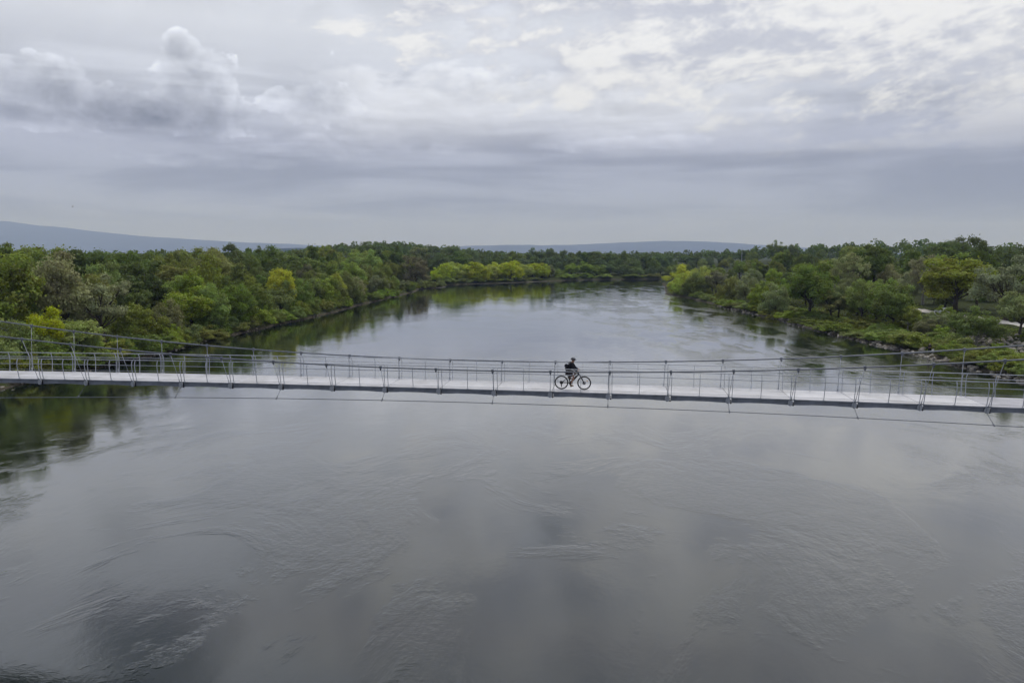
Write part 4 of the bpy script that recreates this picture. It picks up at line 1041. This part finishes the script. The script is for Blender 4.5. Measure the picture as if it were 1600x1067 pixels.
# ------------------------------------------------------------------ people and things on the stony bank
def angler():
    x, y = base_point(1453, 553.5); z = float(terrain(x, y)); f = R(150)
    J = [(0, 0, 0.98, (0.14, 0.16)), (0, 0.02, 1.18, (0.12, 0.15)), (0, 0.02, 1.40, (0.12, 0.17)), (0, 0.03, 1.53, 0.055), (0, 0.05, 1.60, 0.06), (0, 0.06, 1.68, (0.085, 0.085)), (0, 0.055, 1.75, 0.06),
         (-0.20, 0.02, 1.44, 0.06), (-0.25, 0.10, 1.17, 0.045), (-0.12, 0.33, 1.12, 0.034), (-0.08, 0.40, 1.13, 0.036),
         (0.20, 0.02, 1.44, 0.06), (0.25, 0.10, 1.17, 0.045), (0.12, 0.30, 1.08, 0.034), (0.06, 0.36, 1.10, 0.036),
         (-0.10, 0, 0.90, 0.095), (-0.12, 0.03, 0.50, 0.065), (-0.13, 0.0, 0.10, 0.042), (-0.13, 0.13, 0.04, 0.04), (0.10, 0, 0.90, 0.095), (0.14, 0.06, 0.50, 0.065), (0.15, 0.05, 0.10, 0.042), (0.15, 0.18, 0.04, 0.04), (0, 0.15, 1.66, 0.018)]
    E_ = [(0,1),(1,2),(2,3),(3,4),(4,5),(5,6),(2,7),(7,8),(8,9),(9,10),(2,11),(11,12),(12,13),(13,14),(0,15),(15,16),(16,17),(17,18),(0,19),(19,20),(20,21),(21,22),(5,23)]
    for hi, sx in ((10, -1), (14, 1)):
        hx, hy, hz = J[hi][:3]
        for k in range(4):
            b = len(J); J += [(hx+sx*-0.01, hy+0.035-0.018*k, hz+0.03, 0.0095), (hx-sx*0.045, hy+0.035-0.018*k, hz+0.02, 0.009)]; E_ += [(hi, b), (b, b+1)]
        b = len(J); J += [(hx-sx*0.03, hy-0.03, hz+0.03, 0.0105), (hx-sx*0.05, hy-0.01, hz+0.045, 0.009)]; E_ += [(hi, b), (b, b+1)]
    body = skin_obj('person', J, E_, M['skin'], None, (x, y, z), f, 0, 1)
    tag(body, 'person in dark clothes standing at the water on the stony bank', 'person')
    skin_obj('jacket', [(0, 0, 0.95, (0.17, 0.185)), (0, 0.02, 1.18, (0.145, 0.175)), (0, 0.02, 1.40, (0.15, 0.195)), (0, 0.03, 1.50, 0.075), (-0.20, 0.02, 1.43, 0.085), (-0.25, 0.10, 1.17, 0.066), (-0.14, 0.30, 1.12, 0.05), (0.20, 0.02, 1.43, 0.085), (0.25, 0.10, 1.17, 0.066), (0.14, 0.27, 1.085, 0.05)],
             [(0,1),(1,2),(2,3),(2,4),(4,5),(5,6),(2,7),(7,8),(8,9)], M['jacket'], body)
    skin_obj('trousers', [(0, 0, 0.97, (0.15, 0.17)), (-0.10, 0, 0.88, 0.115), (-0.12, 0.03, 0.50, 0.088), (-0.13, 0.0, 0.10, 0.07), (0.10, 0, 0.88, 0.115), (0.14, 0.06, 0.50, 0.088), (0.15, 0.05, 0.10, 0.07)], [(0,1),(1,2),(2,3),(0,4),(4,5),(5,6)], M['jacket'], body)
    for xx, yy in ((-0.13, 0.0), (0.15, 0.05)):
        skin_obj('shoe', [(xx, yy-0.05, 0.05, 0.05), (xx, yy+0.05, 0.05, 0.052), (xx, yy+0.18, 0.04, 0.042)], [(0,1),(1,2)], M['black'], body)
    bm = bmesh.new(); bmesh.ops.create_uvsphere(bm, u_segments=14, v_segments=8, radius=1)
    for v in bm.verts: v.co = Vector((v.co.x*0.105, v.co.y*0.115-0.005, max(v.co.z, -0.1)*0.11))
    me = bpy.data.meshes.new('hair'); bm.to_mesh(me); bm.free(); obj('hair', me, simple('grey_hair', (0.42, 0.36, 0.30), 0.9), body, (0, 0.045, 1.69))
    # white bag standing beside the person
    x2, y2 = base_point(1458.5, 553.0); z2 = float(terrain(x2, y2))
    bag = skin_obj('bag', [(0, 0, 0.08, (0.26, 0.20)), (0, 0, 0.34, (0.30, 0.22)), (0.02, 0, 0.58, (0.24, 0.17)), (0.02, 0, 0.80, (0.16, 0.10))], [(0,1),(1,2),(2,3)], simple('white_fabric', (0.72, 0.71, 0.68), 0.9), None, (x2, y2, z2), 0.3, 0, 2)
    tag(bag, 'bulging white bag standing beside the person on the stony bank', 'bag')
    mb = MB(); mb.tube([(-0.12, 0, 0.82), (-0.08, 0, 1.0), (0.08, 0, 1.0), (0.14, 0, 0.82)], 0.02, 6); obj('handle', mb.mesh('handle', True), M['black'], bag)
angler()

def parked_car():
    x, y = base_point(1458, 491); yr = 0.0
    xr = float(np.interp(y, [p[1] for p in BR[::-1]], [p[0] for p in BR[::-1]])); x = xr+26.5; z = float(terrain(x, y))+0.09
    car = empty('parked_car', (x, y, z), R(82)); tag(car, 'pale car parked on the gravel track among the trees', 'car')
    paint = simple('pale_car_paint', (0.70, 0.71, 0.72), 0.25, 0.0, 0.04); glass = simple('car_glass', (0.03, 0.045, 0.06), 0.08, 0, 0.05)
    prof = [(-2.05, 0.35), (-2.1, 0.75), (-1.95, 0.98), (-1.75, 1.02), (-1.25, 1.46), (0.25, 1.48), (1.0, 1.02), (1.85, 0.88), (2.1, 0.68), (2.08, 0.35)]
    V = []; n = len(prof)
    for yy, k in ((-0.82, 0.93), (-0.86, 1.0), (0.86, 1.0), (0.82, 0.93)):
        for px, pz in prof: V.append((px*(0.985 if k < 1 else 1), yy*(1 if pz < 1.1 else 0.80), pz if k == 1 else 0.35+(pz-0.35)*0.97))
    F = [tuple(range(n)), tuple(4*n-1-i for i in range(n))] + [(a*n+i, (a+1)*n+i, (a+1)*n+(i+1) % n, a*n+(i+1) % n) for a in range(3) for i in range(n)]
    obj('body', mesh_np('body', V, F), paint, car)
    mb = MB(); mb.add([(0.32, -0.60, 1.455), (0.32, 0.60, 1.455), (0.99, 0.74, 1.055), (0.99, -0.74, 1.055), (0.34, -0.60, 1.465), (0.34, 0.60, 1.465), (1.01, 0.74, 1.065), (1.01, -0.74, 1.065)], [(4,7,6,5),(0,1,2,3),(0,3,7,4),(1,5,6,2),(0,4,5,1),(3,2,6,7)])
    obj('windscreen', mb.mesh('windscreen'), glass, car)
    for s in (-1, 1):
        mb = MB(); mb.prism([(-1.55, 1.06), (-1.18, 1.40), (0.20, 1.42), (0.78, 1.06)], min(s*0.70, s*0.80), max(s*0.70, s*0.80)); obj('side_window', mb.mesh('side_window'), glass, car)
        mb = MB(); mb.box(2.02, 2.11, s*0.68-0.14, s*0.68+0.14, 0.66, 0.78); obj('headlight', mb.mesh('headlight'), glass, car)
        for wx in (-1.3, 1.3):
            mb = MB(); mb.tube([(wx, s*0.68, 0.31), (wx, s*0.87, 0.31)], 0.31, 18); w = obj('wheel', mb.mesh('wheel', True), M['tyre'], car)
            mb = MB(); mb.tube([(wx, s*0.86, 0.31), (wx, s*0.885, 0.31)], 0.19, 12); obj('rim', mb.mesh('rim', True), M['alloy'], w)
parked_car()
xx, yy = col_point(1474, 21.5); plant(xx, yy, 2.6, 4.2, 'bush', 'mid', 'rounded bush half hiding the car on the gravel track', 'bushes on the slope of the stony bank')

def mast(u, vtop, y, w, lab):
    x = (u-800)/FPX*depth(y, 15); zt = z_at(y, vtop); z0 = float(terrain(x, y))
    root = empty('radio_mast', (x, y, z0)); tag(root, lab, 'mast', 'distant radio masts'); h = zt-z0
    mb = MB()
    for a in range(3): mb.tube([(w*math.cos(a*2.094), w*math.sin(a*2.094), -0.5), (w*0.35*math.cos(a*2.094), w*0.35*math.sin(a*2.094), h*0.92)], w*0.16, 4)
    k = 14
    for i in range(k):
        for a in range(3):
            f0, f1 = i/k*0.92, (i+1)/k*0.92; r0, r1 = w*(1-0.65*i/k), w*(1-0.65*(i+1)/k)
            mb.tube([(r0*math.cos(a*2.094), r0*math.sin(a*2.094), h*f0), (r1*math.cos((a+1)*2.094), r1*math.sin((a+1)*2.094), h*f1)], w*0.10, 3)
    obj('lattice', mb.mesh('lattice'), M['steel'], root)
    mb = MB(); mb.tube([(0, 0, h*0.90), (0, 0, h)], w*0.12, 5); obj('antenna', mb.mesh('antenna'), M['steel'], root)
mast(791, 390.5, 950, 0.9, 'thin radio mast above the wood behind the lime willows')
mast(1159, 386.5, 420, 0.35, 'thin mast among the tree tops behind the stony bank')

def bird():
    y = 150; x = (115-800)/FPX*depth(y, 25); z = z_at(y, 323)
    b = skin_obj('bird', [(-0.16, 0, 0, 0.02), (-0.05, 0, 0, 0.05), (0.08, 0, 0.01, 0.045), (0.16, 0, 0.03, 0.028), (0.21, 0, 0.03, 0.008)], [(0,1),(1,2),(2,3),(3,4)], M['black'], None, (x, y, z), 0.4, 1, 1)
    tag(b, 'tiny dark bird flying in front of the clouds above the mountain', 'bird')
    for s in (-1, 1):
        mb = MB(); mb.add([(0.07, 0.03*s, 0.02), (0.10, 0.25*s, 0.10), (0.0, 0.46*s, 0.07), (-0.04, 0.25*s, 0.09), (-0.06, 0.03*s, 0.02), (0.02, 0.22*s, 0.115)], [(0,1,5),(1,2,5),(2,3,5),(3,4,5),(4,0,5)]); obj('wing', mb.mesh('wing'), M['black'], b)
bird()

# ------------------------------------------------------------------ air
def haze():
    mb = MB(); mb.box(-17500, 17500, -1100, 17500, -5.0, 740.0)
    m = bpy.data.materials.new('haze'); m.use_nodes = True; t = m.node_tree; t.nodes.clear()
    v = t.nodes.new('ShaderNodeVolumePrincipled'); v.inputs['Color'].default_value = (0.46, 0.585, 1.0, 1); v.inputs['Absorption Color'].default_value = (1, 1, 1, 1); v.inputs['Density'].default_value = HAZE; v.inputs['Anisotropy'].default_value = 0.0
    o_ = t.nodes.new('ShaderNodeOutputMaterial'); t.links.new(v.outputs[0], o_.inputs['Volume'])
    tag(obj('haze', mb.mesh('haze'), m), 'thin blue haze over the river valley', 'haze', kind='stuff')
HAZE = 0.000105
haze()
